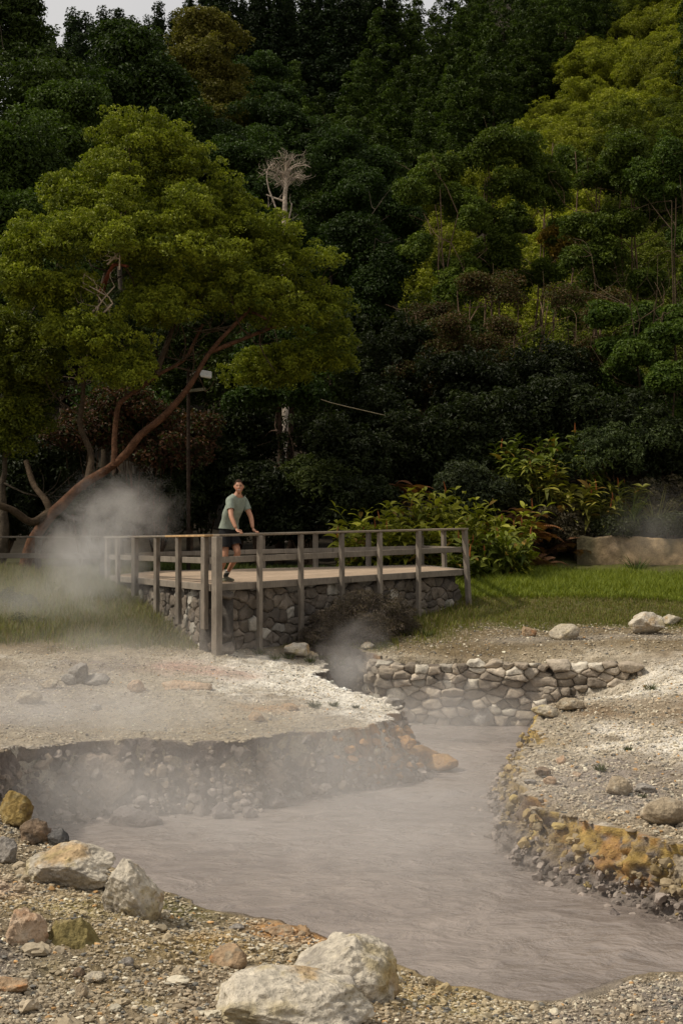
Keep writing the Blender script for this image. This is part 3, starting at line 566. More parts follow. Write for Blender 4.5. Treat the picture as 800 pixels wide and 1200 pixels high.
BOULDERS = [  # px, top, base, width, distance, palette, label
    (322, 1139, 1232, 240, 6.1, 'white', 'large pitted cream and orange boulder at the bottom edge, in front of its taller neighbour', 211, .8, .25),
    (396, 1100, 1205, 156, 6.75, 'white', 'tall white and grey boulder behind the large bottom boulder, beside the mud', 212, .8, .25),
    (154, 1005, 1074, 76, 9.0, 'white', 'white cone shaped boulder standing at the edge of the near bank', 13, .9, .2),
    (68, 990, 1040, 128, 9.45, 'white', 'long low white boulder with rusty orange top on the near bank', 114, .55, .4),
    (17, 926, 972, 44, 10.3, 'ochre', 'mustard yellow angular boulder at the left edge above the mud', 15, .8, .1),
    (37, 960, 990, 42, 9.95, 'brown', 'brown angular slab leaning below the mustard boulder', 16, .8, .2),
    (70, 971, 996, 32, 9.85, 'dark', 'dark flat slab between the brown slab and the mud', 17, .8, .2),
    (5, 981, 1014, 30, 9.5, 'grey', 'grey crusty rock cut by the left edge beside the long white boulder', 18, .9, .2),
    (22, 1066, 1106, 66, 8.0, 'pink', 'low pink and white rock at the left edge of the near bank', 19, .8, .5),
    (82, 1076, 1108, 78, 7.9, 'moss', 'low mossy yellow lump beside the low pink rock', 20, .8, .75),
    (276, 1083, 1092, 21, 8.35, 'grey', 'smooth grey cobble lying on the rim above the mud', 21, .8, .1),
    (268, 1108, 1133, 48, 7.7, 'orange', 'ochre and orange lump on the gravel behind the large bottom boulder', 22, .9, .4),
    (328, 1084, 1096, 44, 8.25, 'orange', 'bright orange crusted lump on the rim of the near bank', 23, .7, .4),
    (449, 1126, 1150, 19, 7.75, 'dark', 'small dark rock on the rim right of the tall white boulder', 24, .9, .2),
    (113, 1139, 1152, 32, 6.9, 'cream', 'pale flattish stone lying in the gravel at lower left', 25, .8, .2),
    (97, 1152, 1170, 20, 6.55, 'tan', 'tan stone on dark gravel below the pale flattish stone', 26, .8, .2),
    (92, 1134, 1150, 16, 7.0, 'brown', 'small brown stone touching the pale flattish stone', 27, .9, .2),
    (148, 1122, 1135, 17, 7.2, 'grey', 'grey stone alone in the middle of the lower left gravel', 28, .9, .2),
    (10, 1146, 1164, 46, 6.8, 'orange', 'orange topped flat rock at the left edge low in the picture', 29, .8, .35),
    (193, 1066, 1073, 13, 8.8, 'cream', 'small cream stone right of the white cone shaped boulder', 30, .9, .2),
    (92, 777, 802, 27, 22.4, 'grey', 'upright grey rock, tallest of the cluster below the left grass', 41, .8, .1),
    (111, 789, 804, 36, 22.0, 'grey', 'low wide grey rock at the right of the cluster below the left grass', 42, .8, .2),
    (80, 790, 803, 20, 21.9, 'grey', 'small pale grey rock at the left of the cluster below the left grass', 43, .8, .2),
    (58, 795, 807, 24, 21.6, 'tan', 'brownish flat rock a little left of the grey cluster', 44, .8, .2),
    (34, 808, 826, 32, 20.6, 'tan', 'rounded tan lump on the steamy left bank near the left edge', 45, .8, .35),
    (112, 824, 834, 14, 19.2, 'grey', 'small grey stone in the middle of the left bank', 46, .9, .2),
    (160, 796, 812, 24, 21.8, 'pink', 'small pinkish rock in front of the left grass', 47, .9, .25),
    (215, 797, 807, 66, 21.6, 'pink', 'long flat pink crust on the left bank below the corner post', 48, .7, .5),
    (349, 753, 773, 34, 24.6, 'white', 'white lumpy rock in front of the brown heather bush', 49, .8, .15),
    (301, 834, 845, 22, 18.9, 'orange', 'small orange stone on the left bank among pale gravel', 50, .8, .3),
    (338, 824, 833, 26, 19.9, 'orange', 'orange stain coloured flat stone near the tufts on the left bank', 51, .8, .4),
    (618, 734, 746, 23, 26.6, 'orange', 'small orange topped rock left of the rounded rocks on the grass', 52, .8, .2),
    (662, 731, 750, 36, 26.0, 'cream', 'rounded cream rock on the path, middle one of the three by the grass', 53, .8, .2),
    (760, 717, 745, 44, 27.3, 'white', 'biggest rounded white rock on the grass at the right', 54, .8, .15),
    (788, 720, 733, 25, 28.2, 'cream', 'flat cream rock just behind the biggest rounded white rock', 55, .8, .2),
    (782, 934, 969, 60, 13.2, 'tan', 'large tan boulder on the right bank, cut by the right edge', 56, .8, .15),
    (727, 909, 932, 33, 14.9, 'tan', 'rounded tan boulder in the middle of the right bank', 57, .8, .15),
    (755, 919, 930, 30, 14.7, 'grey', 'low grey stone right of the rounded tan boulder', 58, .8, .2),
    (658, 885, 896, 14, 16.8, 'pink', 'salmon pink stone highest on the rim of the right bank', 59, .8, .2),
    (645, 909, 920, 17, 15.8, 'pink', 'salmon pink stone lowest on the rim of the right bank', 60, .8, .2),
    (675, 904, 912, 12, 16.0, 'pink', 'small salmon pink stone right of the other pink stones', 61, .8, .2),
    (636, 899, 912, 20, 16.2, 'brown', 'dark brown stone beside the pink stones on the right rim', 62, .8, .2),
    (622, 913, 921, 18, 15.6, 'grey', 'flat grey stone at the very tip of the right rim', 63, .8, .2),
    (604, 838, 852, 40, 22.6, 'cream', 'pale flat block lying in the mud right of the rounded boulder at the stone wall', 91, .7, .2),
    (640, 826, 842, 34, 22.3, 'cream', 'cream block tumbled from the stone wall beside the right bank', 92, .8, .2),
    (672, 818, 834, 40, 22.3, 'tan', 'tan block tumbled from the right end of the stone wall', 93, .8, .2),
    (508, 832, 846, 24, 23.0, 'grey', 'small grey block in the mud between the two pale slabs at the stone wall', 94, .8, .2),
    (462, 818, 836, 26, 23.2, 'grey', 'grey block in the steam at the left end of the stone wall', 95, .8, .2),
    (563, 824, 852, 36, 22.9, 'grey', 'pale rounded boulder in the mud at the foot of the stone wall', 64, .8, .2),
    (530, 821, 834, 42, 23.2, 'grey', 'pale flat slab leaning at the foot of the stone wall', 65, .5, .2),
    (488, 822, 834, 30, 23.2, 'grey', 'small pale stone at the left foot of the stone wall', 66, .6, .2),
    (260, 940, 962, 28, 15.7, 'wet', 'muddy round rock standing in the mud below the left bank', 67, .9, .2),
    (292, 946, 960, 22, 15.9, 'wet', 'smaller muddy rock right of the muddy round rock', 68, .9, .2),
    (157, 944, 970, 66, 15.4, 'wet', 'low wide mud coated mound in the mud below the left bank', 69, .7, .35),
    (296, 871, 944, 74, 16.5, 'face', 'pale tan outcrop bulging from the face of the left bank, below its middle', 81, .5, .1),
    (104, 880, 958, 128, 15.8, 'face', 'broad pinkish grey outcrop in the steam at the left end of the left bank', 82, .45, .1),
    (212, 893, 950, 70, 16.2, 'wet', 'rounded grey outcrop in the face of the left bank, left of the pale tan one', 83, .5, .1),
    (372, 884, 934, 60, 17.0, 'wet', 'dark rounded outcrop in the face of the left bank, right of the pale tan one', 84, .5, .1),
    (322, 932, 950, 30, 16.3, 'wet', 'muddy rock at the waterline under the pale tan outcrop', 85, .8, .15),
    (345, 926, 940, 22, 16.9, 'grey', 'grey rock at the waterline right of the pale tan outcrop', 86, .8, .15),
    (30, 900, 960, 70, 15.6, 'wet', 'grey steamy outcrop behind the mustard boulder', 87, .5, .1),
    (486, 872, 906, 70, 18.6, 'rust', 'rusty orange mound at the tip of the left bank', 88, 1.2, .1), (515, 884, 906, 44, 18.6, 'rust', 'low rusty mound trailing into the mud beyond the tip of the left bank', 96, 1.0, .1),
    (470, 900, 920, 34, 18.0, 'wet', 'muddy rock at the waterline before the rusty mound', 89, .7, .2),
    (441, 877, 888, 12, 17.6, 'cream', 'round cream stone stuck in the face of the left bank', 70, .9, .2),
    (720, 1064, 1078, 16, 11.9, 'wet', 'muddy stone at the foot of the right bank', 72, .9, .2),
    (607, 985, 1003, 22, 14.1, 'wet', 'mud coated rock at the corner of the right bank', 73, .9, .2),
    (446, 738, 752, 24, 25.2, 'grey', 'grey stone poking out of the right end of the heather bush', 74, .8, .2),
    (430, 752, 762, 18, 24.9, 'cream', 'small pale stone below the right end of the heather bush', 75, .8, .2)]
def build_boulders():
    for px, a, b, w, d, pal, lab, seed, deep, sink in BOULDERS:
        sub = 6 if w > 55 and d < 11 else (5 if d < 12 else 4)
        z0 = None
        x = (px - 400) / F * d
        if pal in ('wet', 'face') or px == 345 or pal == 'rust' or (d > 22.5 and px > 470 and a > 800): z0 = -.03
        if px == 441: z0 = .42
        boulder(px, a, b, w, d, pal, lab, seed, deep, sub, sink, None, None, 'boulder' if w * d > 150 else 'stone', facets=(11 if d < 8 else 9), z0=z0)
# ================================================================ deck, walls, fence
def stonework(mb, A, B, zb0, zb1, zt0, zt1, seed, hmin, hmax, wmin, wmax, depth, pal, sub=3, proud=.03, gap=.95, rp=.62, yp=.5, i0=.02, i1=.02):
    """rough fitted stones (cells of a jittered course pattern) on the vertical plane from A to B; bottom and top heights at both ends"""
    rng = np.random.default_rng(seed); A = np.asarray(A, float); B = np.asarray(B, float); L = np.linalg.norm(B - A); t = (B - A) / L; nrm = np.array([t[1], -t[0]])
    zmin = min(zb0, zb1) - .1; zmax = max(zt0, zt1) + .15; S = []; z = zmin
    while z < zmax + .2:
        h = rng.uniform(hmin, hmax); s = -rng.uniform(.2, 1) * wmax
        while s < L + wmax:
            w = rng.uniform(wmin, wmax) * (1 if rng.random() > .3 else .5); S.append((s + w / 2, z + h / 2 + rng.normal(0, .30) * h)); s += w
        z += h
    S = np.array(S); asp = (wmin + wmax) / (hmin + hmax) * .8; S[:, 1] *= asp
    V0, T0 = ico(sub); th = np.stack([V0[:, 0], V0[:, 2]], 1); rho = np.linalg.norm(th, axis=1); e = th / (rho[:, None] + 1e-9)
    pw = np.array([q[1] for q in pal], float); pw /= pw.sum()
    flip = np.cross(np.append(t, 0), np.append(-nrm, 0))[2] < 0
    for i, c in enumerate(S):
        f = np.clip(c[0] / L, 0, 1); hi = lerp(zt0, zt1, f); lo = lerp(zb0, zb1, f)
        if c[0] < -i0 or c[0] > L + i1 or c[1] / asp > hi - .04 or c[1] / asp < lo - .25: continue
        D = S - c; q = np.linalg.norm(D, axis=1); nb = (q > 1e-6) & (q < 1.6); D = D[nb]; q = q[nb]
        n_ = D / q[:, None]; dots = e @ n_.T; R = np.where(dots > 1e-3, (q / 2)[None] / np.maximum(dots, 1e-3), 9.0).min(1)
        R = np.minimum(R, wmax * .8); R = np.minimum(R, np.where(e[:, 1] > .01, (hi + (rng.uniform(-.07, .04) if depth > .35 else 0) - c[1] / asp) * asp / np.maximum(e[:, 1], .01), 9))
        p = c + e * (R * gap * np.clip(rho, 0, 1) ** rp)[:, None]; y = np.sign(V0[:, 1]) * np.abs(V0[:, 1]) ** yp * depth / 2
        o = rng.uniform(-.5, 1) * proud; tl = rng.normal(0, .12 if depth > .35 else .03, 2); y = y + (p[:, 0] - c[0]) * tl[0] + (p[:, 1] - c[1]) * tl[1]
        xy = A + t * p[:, :1] + nrm * (o - depth / 2 + .02 - y)[:, None]; PP = np.concatenate([xy, p[:, 1:2] / asp], 1)
        PP += .062 * np.stack([fbm(PP, 6, 5, seed + k, .6) for k in range(3)], 1) * min(1, (hmin + hmax) * 2.2)
        col = np.array(pal[rng.choice(len(pal), p=pw)][0]) * rng.uniform(.7, 1.25)
        mb.add(PP, None, T0[:, ::-1] if flip else T0, col * (1 + .35 * fbm(PP, 7, 4, seed + 9))[:, None])
A_, B_, D_, E_, C_ = np.array([-2.14, 23.8]), np.array([2.42, 28.8]), np.array([1.85, 33.0]), np.array([-4.3, 33.2]), np.array([-4.95, 30.5])
def zr(p): return 3.16 + .024 * p[0]           # top of the rail
def zd(p): return zr(p) - .84                  # deck surface
WCOL = np.array([.205, .175, .14])
def p3(p, z): return np.array([p[0], p[1], z])
def build_deck():
    t = thing('viewing_deck', 'grey timber viewing deck with post railing on a dark stone base', 'viewing deck', (0, 28.5, 1.6)); T = Matrix.Translation((0, -28.5, -1.6))
    def put(name, mb, mat, smooth=False):
        o = link(name, mb.mesh(name, mat, smooth), t); o.matrix_parent_inverse = T; return o
    rng = np.random.default_rng(3); cen = (A_ + B_ + C_ + D_ + E_) / 5
    ins = lambda p, k: p + unit(cen - p) * k
    # deck boards running parallel to the front edge, clipped to the outline
    mb = MB(); tx = unit(B_ - A_); tn = np.array([-tx[1], tx[0]]); poly = [A_, B_, D_, E_, C_]
    def clip(s):      # extent along tx of the line at offset s
        r = []
        for i in range(5):
            a, b = poly[i] - A_, poly[(i + 1) % 5] - A_; da, db = a @ tn - s, b @ tn - s
            if da * db < 0: q = a + (b - a) * da / (da - db); r.append(q @ tx)
        return (min(r), max(r)) if len(r) >= 2 else None
    s = .07
    while s < 9:
        e = clip(s); e2 = clip(s + .06) or e; e1 = clip(s - .06) or e
        if e:
            lo = max(e[0], e1[0], e2[0]); hi = min(e[1], e1[1], e2[1])
            if hi - lo > .3:
                a = A_ + tx * lo + tn * s; b = A_ + tx * hi + tn * s
                beam(mb, p3(a, zd(a) - .02), p3(b, zd(b) - .02), .128, .04, .005, np.array([.36, .27, .19]) * rng.uniform(.8, 1.15))
        s += .135
    put('deck_floor', mb, M['wood'])
    edges = [(A_, B_), (B_, D_), (D_, E_), (E_, C_), (C_, A_)]
    for a, b in edges:
        mb = MB(); u = unit(b - a); nn = np.array([u[1], -u[0]])
        for k in range(2):
            q0, q1 = lerp(a, b, .5 * k), lerp(a, b, .5 * k + .497)
            beam(mb, p3(q0 + nn * .03, zd(q0) - .05), p3(q1 + nn * .03, zd(q1) - .05), .05, .12, .006, WCOL * rng.uniform(.9, 1.1))
        put('edge_beam', mb, M['wood'])
    # posts
    def post(p, zb, w=.11, top=0.0, lab=None, tilt=0):
        mb = MB(); u = unit(B_ - A_); tt = p3(p, zr(p) - .035 + top); bb = p3(p, zb); bb[0] += tilt + rng.normal(0, .012); tt[:2] += rng.normal(0, .008, 2)
        R = np.stack([p3(u, 0), p3(np.array([-u[1], u[0]]), 0), np.array([0, 0, 1.0])], 1)
        V, Q, T_ = box((0, 0, 0), (w, w, 1), None, .008); V = V @ R.T
        zz = V[:, 2:3] + .5; ctr = lerp(bb, tt, zz); V[:, :2] += ctr[:, :2]; V[:, 2] = ctr[:, 2]
        mb.add(V, Q, T_, WCOL * rng.uniform(.78, 1.15)); o = put('post', mb, M['wood'])
        if lab: o['label'] = lab
    off = lambda a, b: np.array([unit(b - a)[1], -unit(b - a)[0]])
    nAB = off(A_, B_); nCA = off(C_, A_)
    for f in (.1407, .293, .4523, .6106, .775): q = lerp(A_, B_, f) + nAB * .12; post(q, gz(*q) - .2, .082)
    q = A_ + nAB * .13 - unit(B_ - A_) * .03; post(q, gz(*q) - .25, .135, 0, 'thick corner post reaching down to the gravel')
    q = A_ + nCA * .11 - unit(A_ - C_) * .12; post(q, zd(A_) - .75, .10)
    q = B_ + nAB * .1; post(q, gz(*q) - .2, .095, .02, None, .1)
    for f in (.24, .44, .66, .86): q = lerp(A_, C_, f) + nCA * .10; post(q, zd(q) - (.75 if f < .6 else .35), .088 if f != .66 else .11, .0 if f != .66 else .03)
    q = C_ + nCA * .06; post(q, gz(*q) - .1, .09)
    nDE = off(D_, E_)
    for f in (0.0, .2, .40, .60, .80, 1.0): q = lerp(D_, E_, f) + nDE * .08; post(q, zd(q) - .5, .10)
    post(lerp(B_, D_, .5) + off(B_, D_) * .08, 2.0, .09)
    # rails
    for i, (a, b) in enumerate(edges):
        nn = off(a, b); L = np.linalg.norm(b - a); k = 3 if L > 5 else 2
        for j in range(k):
            q0, q1 = lerp(a, b, j / k) + nn * .06, lerp(a, b, (j + .998) / k) + nn * .06
            c = np.array([.42, .27, .13]) if (i == 4 and j == k - 1) else WCOL * rng.uniform(.85, 1.05)  # lit front left stretch: sunlight put into the wood colour
            if i == 0: c = np.array([.20, .16, .115]) * rng.uniform(.9, 1.1)
            mb = MB(); beam(mb, p3(q0, zr(q0) - .017), p3(q1, zr(q1) - .017), .19, .036, .006, c); o = put('top_rail', mb, M['wood'])
            if i == 4 and j == k - 1: o['label'] = 'orange brown stretch of rail with its sunlight painted in'
            mb = MB(); h = .44 if i != 0 else .43
            q0 = q0 - nn * .035; q1 = q1 - nn * .035
            beam(mb, p3(q0, zr(q0) - h), p3(q1, zr(q1) - h), .045, .105, .006, WCOL * rng.uniform(.85, 1.1)); put('mid_rail', mb, M['wood'])
    # stone base
    pal = [([.145, .12, .095], 6), ([.18, .152, .122], 4), ([.11, .094, .078], 3), ([.36, .33, .28], 1.6)]
    mb = MB()
    for a, b, sd in ((A_, B_, 5), (C_, A_, 6)):
        nn = off(a, b); stonework(mb, a - nn * .07, b - nn * .07, gz(*a) - .25, gz(*b) - .2, zd(a) - .11, zd(b) - .11, sd, .11, .26, .16, .52, .3, pal, 4, .014, .99, .40, .30, -.08, -.05)
    for a, b in edges:
        nn = off(a, b); a2, b2 = a - nn * .15, b - nn * .15
        V = np.array([p3(a2, gz(*a) - .4), p3(b2, gz(*b) - .4), p3(b2, zd(b) - .12), p3(a2, zd(a) - .12)]); V = np.concatenate([V, V - p3(nn * .2, 0)])
        mb.add(V, [[0, 1, 2, 3], [3, 2, 6, 7], [4, 7, 6, 5], [0, 3, 7, 4], [1, 5, 6, 2]], None, [.075, .066, .056])
    put('stone_base', mb, M['stone'], True)
def build_walls():
    # dry stone retaining wall at the back of the pool
    pal = [([.33, .275, .21], 5), ([.40, .34, .265], 4), ([.27, .225, .175], 3), ([.50, .45, .365], 2.2)]
    mb = MB()
    stonework(mb, (.62, 23.42), (3.3, 23.12), -.1, -.05, 1.02, 1.04, 21, .08, .21, .10, .52, .42, pal, 4, .12, 1.03, .44, .34)
    stonework(mb, (3.3, 23.12), (4.85, 22.88), -.05, .4, 1.04, 1.12, 22, .08, .21, .12, .54, .42, pal, 4, .12, 1.03, .44, .34)
    stonework(mb, (.35, 25.0), (.62, 23.42), -.1, -.1, 1.02, 1.0, 23, .08, .21, .12, .45, .4, pal, 4, .12, 1.03, .44, .34)
    for a, b in (((.62, 23.42), (3.3, 23.12)), ((3.3, 23.12), (4.85, 22.88)), ((.35, 25.0), (.62, 23.42))):
        a = np.array(a, float); b = np.array(b, float); u = unit(b - a); nn = np.array([u[1], -u[0]]); a2, b2 = a - nn * .12, b - nn * .12
        V = np.array([p3(a2, -.5), p3(b2, -.5), p3(b2, .96), p3(a2, .94)]); V = np.concatenate([V, V - p3(nn * .35, 0)])
        mb.add(V, [[0, 1, 2, 3], [3, 2, 6, 7], [4, 7, 6, 5], [0, 3, 7, 4], [1, 5, 6, 2]], None, [.16, .132, .105])
    o = link('dry_stone_wall', mb.mesh('dry_stone_wall', M['stone'], True)); tag(o, 'rough dry stone retaining wall of grey blocks at the back of the mud pool', 'wall')
    # rendered wall at the right, half overgrown
    n = 60; m = 16; xs = np.linspace(5.95, 11, n); V = []; 
    for j in range(m):
        f = j / (m - 1)
        z0 = np.array([gz(x, 36.0) for x in xs]) - .2; zt = 3.02 + .02 * np.sin(xs * 2) + .09 * fbm(np.stack([xs, xs * 0, xs * 0], 1), 2, 4, 4)
        V.append(np.stack([xs, 36.0 + .05 * f + 0 * xs, lerp(z0, zt, f)], 1))
    V.append(V[-1] + (0, .35, 0)); V.append(V[-1] * (1, 1, 0) + (0, 0, 1.8)); V = np.array(V); mm = len(V)
    Vf = V.reshape(-1, 3); Vf[:, 1] += .12 * fbm(Vf, 1.6, 5, 8)
    k = (np.arange(mm - 1)[:, None] * n + np.arange(n - 1)[None]).ravel(); Q = np.stack([k, k + 1, k + n + 1, k + n], 1)
    nz = fbm(Vf, 1.6, 4, 12); n2 = fbm(Vf * (1, 1, .3), 3.5, 4, 13); zz = (Vf[:, 2] - 2.1) / .85
    c = np.tile([.40, .285, .165], (len(Vf), 1)); c = lerp(c, np.array([.20, .15, .10]), (sstep(0, .4, nz) * .8)[:, None]); c = lerp(c, np.array([.12, .10, .06]), (sstep(.05, .4, n2) * .6)[:, None])
    c = lerp(c, np.array([.06, .055, .03]), (sstep(6.9, 6.2, Vf[:, 0]) * .9)[:, None]); c = lerp(c, np.array([.10, .085, .05]), (sstep(.22, .0, zz) * .7)[:, None])  # left end painted dark as the shade under overhanging undergrowth; foot darker
    o = link('rendered_wall', np_mesh('rendered_wall', Vf, Q, M['stone'], True, c)); tag(o, 'stained tan rendered wall at the right behind the tall grass', 'wall')
def build_fence():
    t = thing('wooden_fence', 'low grey wooden fence running off to the left behind the steam', 'fence', (-8.5, 31, 2.0)); T = Matrix.Translation((8.5, -31, -2.0)); rng = np.random.default_rng(8)
    P = [np.array([-5.15, 30.7]), np.array([-6.6, 31.0]), np.array([-8.1, 31.2]), np.array([-9.7, 31.3]), np.array([-11.3, 31.4])]
    for p in P:
        mb = MB(); V, Q, T_ = box((p[0], p[1], 2.4), (.12, .12, 1.25), None, .008); mb.add(V, Q, T_, WCOL * rng.uniform(.3, .45)); o = link('post', mb.mesh('post', M['wood']), t); o.matrix_parent_inverse = T
    for a, b in zip(P[:-1], P[1:]):
        for z, h, w in ((3.03, .04, .15), (2.62, .11, .04)):
            mb = MB(); beam(mb, p3(a + (0, -.08), z), p3(b + (-.003, -.08), z - .01), w, h, .006, WCOL * rng.uniform(.3, .4)); o = link('rail', mb.mesh('rail', M['wood']), t); o.matrix_parent_inverse = T
def build_lamp():
    d = 33.5; bx = (221 - 400) / F * d; g = gz(bx, d)
    t = thing('floodlight_pole', 'thin dark pole with a small square floodlight in front of the leaning tree', 'lamp pole', (bx, d, g)); T = Matrix.Translation((-bx, -d, -g))
    def put(name, mb, mat, par=None):
        o = link(name, mb.mesh(name, mat), par or t)
        if par is None: o.matrix_parent_inverse = T
        return o
    tp = W(221, 430, d); mb = MB(); V, Q = tube([(bx, d, g - .2), (bx, d, g + 2), tuple(tp)], [.05, .045, .04], 8); mb.add(V, Q, None, [.025, .017, .012]); put('pole', mb, M['barkv'])
    a = W(213, 459, d - .1); b = W(241, 456, d - .1); mb = MB(); beam(mb, a, b, .07, .07, .005, [.13, .12, .08]); put('crossarm', mb, M['wood'])
    mb = MB(); V, Q = tube([W(233, 433, d - .1), W(236, 440, d - .2)], .018, 6); mb.add(V, Q, None, [.4, .4, .38]); V, Q = tube([W(222, 440, d), W(229, 436, d - .05), W(235, 438, d - .1)], .02, 6); mb.add(V, Q, None, [.3, .3, .28]); put('bracket', mb, M['metalv'])
    c = W(241.5, 438.5, d - .3); R = np.array(Matrix.Rotation(.35, 3, 'Z') @ Matrix.Rotation(-.5, 3, 'X') @ Matrix.Rotation(.15, 3, 'Y'))
    mb = MB(); V, Q, T_ = box((0, 0, 0), (.27, .07, .19), R, .02); mb.add(V + c, Q, T_, [.55, .56, .53]); h = put('floodlight', mb, M['metalv'])
    h['label'] = 'square pale grey floodlight head'
    mb = MB(); V, Q, T_ = box((0, -.038, 0), (.21, .01, .13), R, .003); mb.add(V + c, Q, T_, [.10, .11, .09]); o = put('lens', mb, M['metalv'], h); o.matrix_parent_inverse = T
    # a slack cable farther right
    pts = [W(x, y, dd) for x, y, dd in ((376, 468, 35.6), (392, 473, 36), (430, 482, 37), (468, 490.5, 38), (495, 496, 38.6), (520, 497, 39.2))]
    V, Q = tube(spline(pts, 40), .011, 6); o = link('cable', np_mesh('cable', V, Q, M['metalv'], True, np.tile([.30, .24, .15], (len(V), 1)))); tag(o, 'thin slack cable strung through the dark trees above the deck', 'cable')

# ================================================================ the man on the deck
def skin_mesh(chains, sub=2):
    """chains: list of lists of (point, (rx, ry)); the first chain's first vertex is the root; points that coincide are welded"""
    verts = []; rad = []; edges = []; key = {}
    for ch in chains:
        prev = None
        for p, r in ch:
            k = tuple(np.round(p, 4))
            if k not in key: key[k] = len(verts); verts.append(tuple(p)); rad.append(r if isinstance(r, tuple) else (r, r))
            i = key[k]
            if prev is not None and prev != i: edges.append((prev, i))
            prev = i
    me = bpy.data.meshes.new('tmp'); me.from_pydata(verts, edges, []); o = bpy.data.objects.new('tmp', me); C.objects.link(o)
    m = o.modifiers.new('Skin', 'SKIN'); m.use_smooth_shade = True
    for i, r in enumerate(rad): me.skin_vertices[0].data[i].radius = r; me.skin_vertices[0].data[i].use_root = (i == 0)
    o.modifiers.new('Sub', 'SUBSURF').levels = sub
    dg = bpy.context.evaluated_depsgraph_get(); dg.update(); ev = o.evaluated_get(dg); r = bpy.data.meshes.new_from_object(ev)
    bpy.data.objects.remove(o); return r
def join_remesh(meshes, voxel, smooth=4):
    bm = bmesh.new()
    for me in meshes: bm.from_mesh(me)
    me = bpy.data.meshes.new('tmp'); bm.to_mesh(me); bm.free(); o = bpy.data.objects.new('tmp', me); C.objects.link(o)
    r = o.modifiers.new('R', 'REMESH'); r.mode = 'VOXEL'; r.voxel_size = voxel; r.use_smooth_shade = True
    s = o.modifiers.new('S', 'SMOOTH'); s.iterations = smooth; s.factor = .5
    dg = bpy.context.evaluated_depsgraph_get(); dg.update(); out = bpy.data.meshes.new_from_object(o.evaluated_get(dg)); bpy.data.objects.remove(o); return out
def mverts(me):
    V = np.empty(len(me.vertices) * 3, np.float32); me.vertices.foreach_get('co', V); return V.reshape(-1, 3).astype(float)
def set_col(me, col, mat):
    for k in list(me.color_attributes): me.color_attributes.remove(k)
    c = np.ones((len(me.vertices), 4), np.float32); c[:, :3] = col; a = me.color_attributes.new('Col', 'FLOAT_COLOR', 'POINT'); a.data.foreach_set('color', c.ravel())
    me.materials.clear(); me.materials.append(mat); me.polygons.foreach_set('use_smooth', np.ones(len(me.polygons), bool)); me.update()
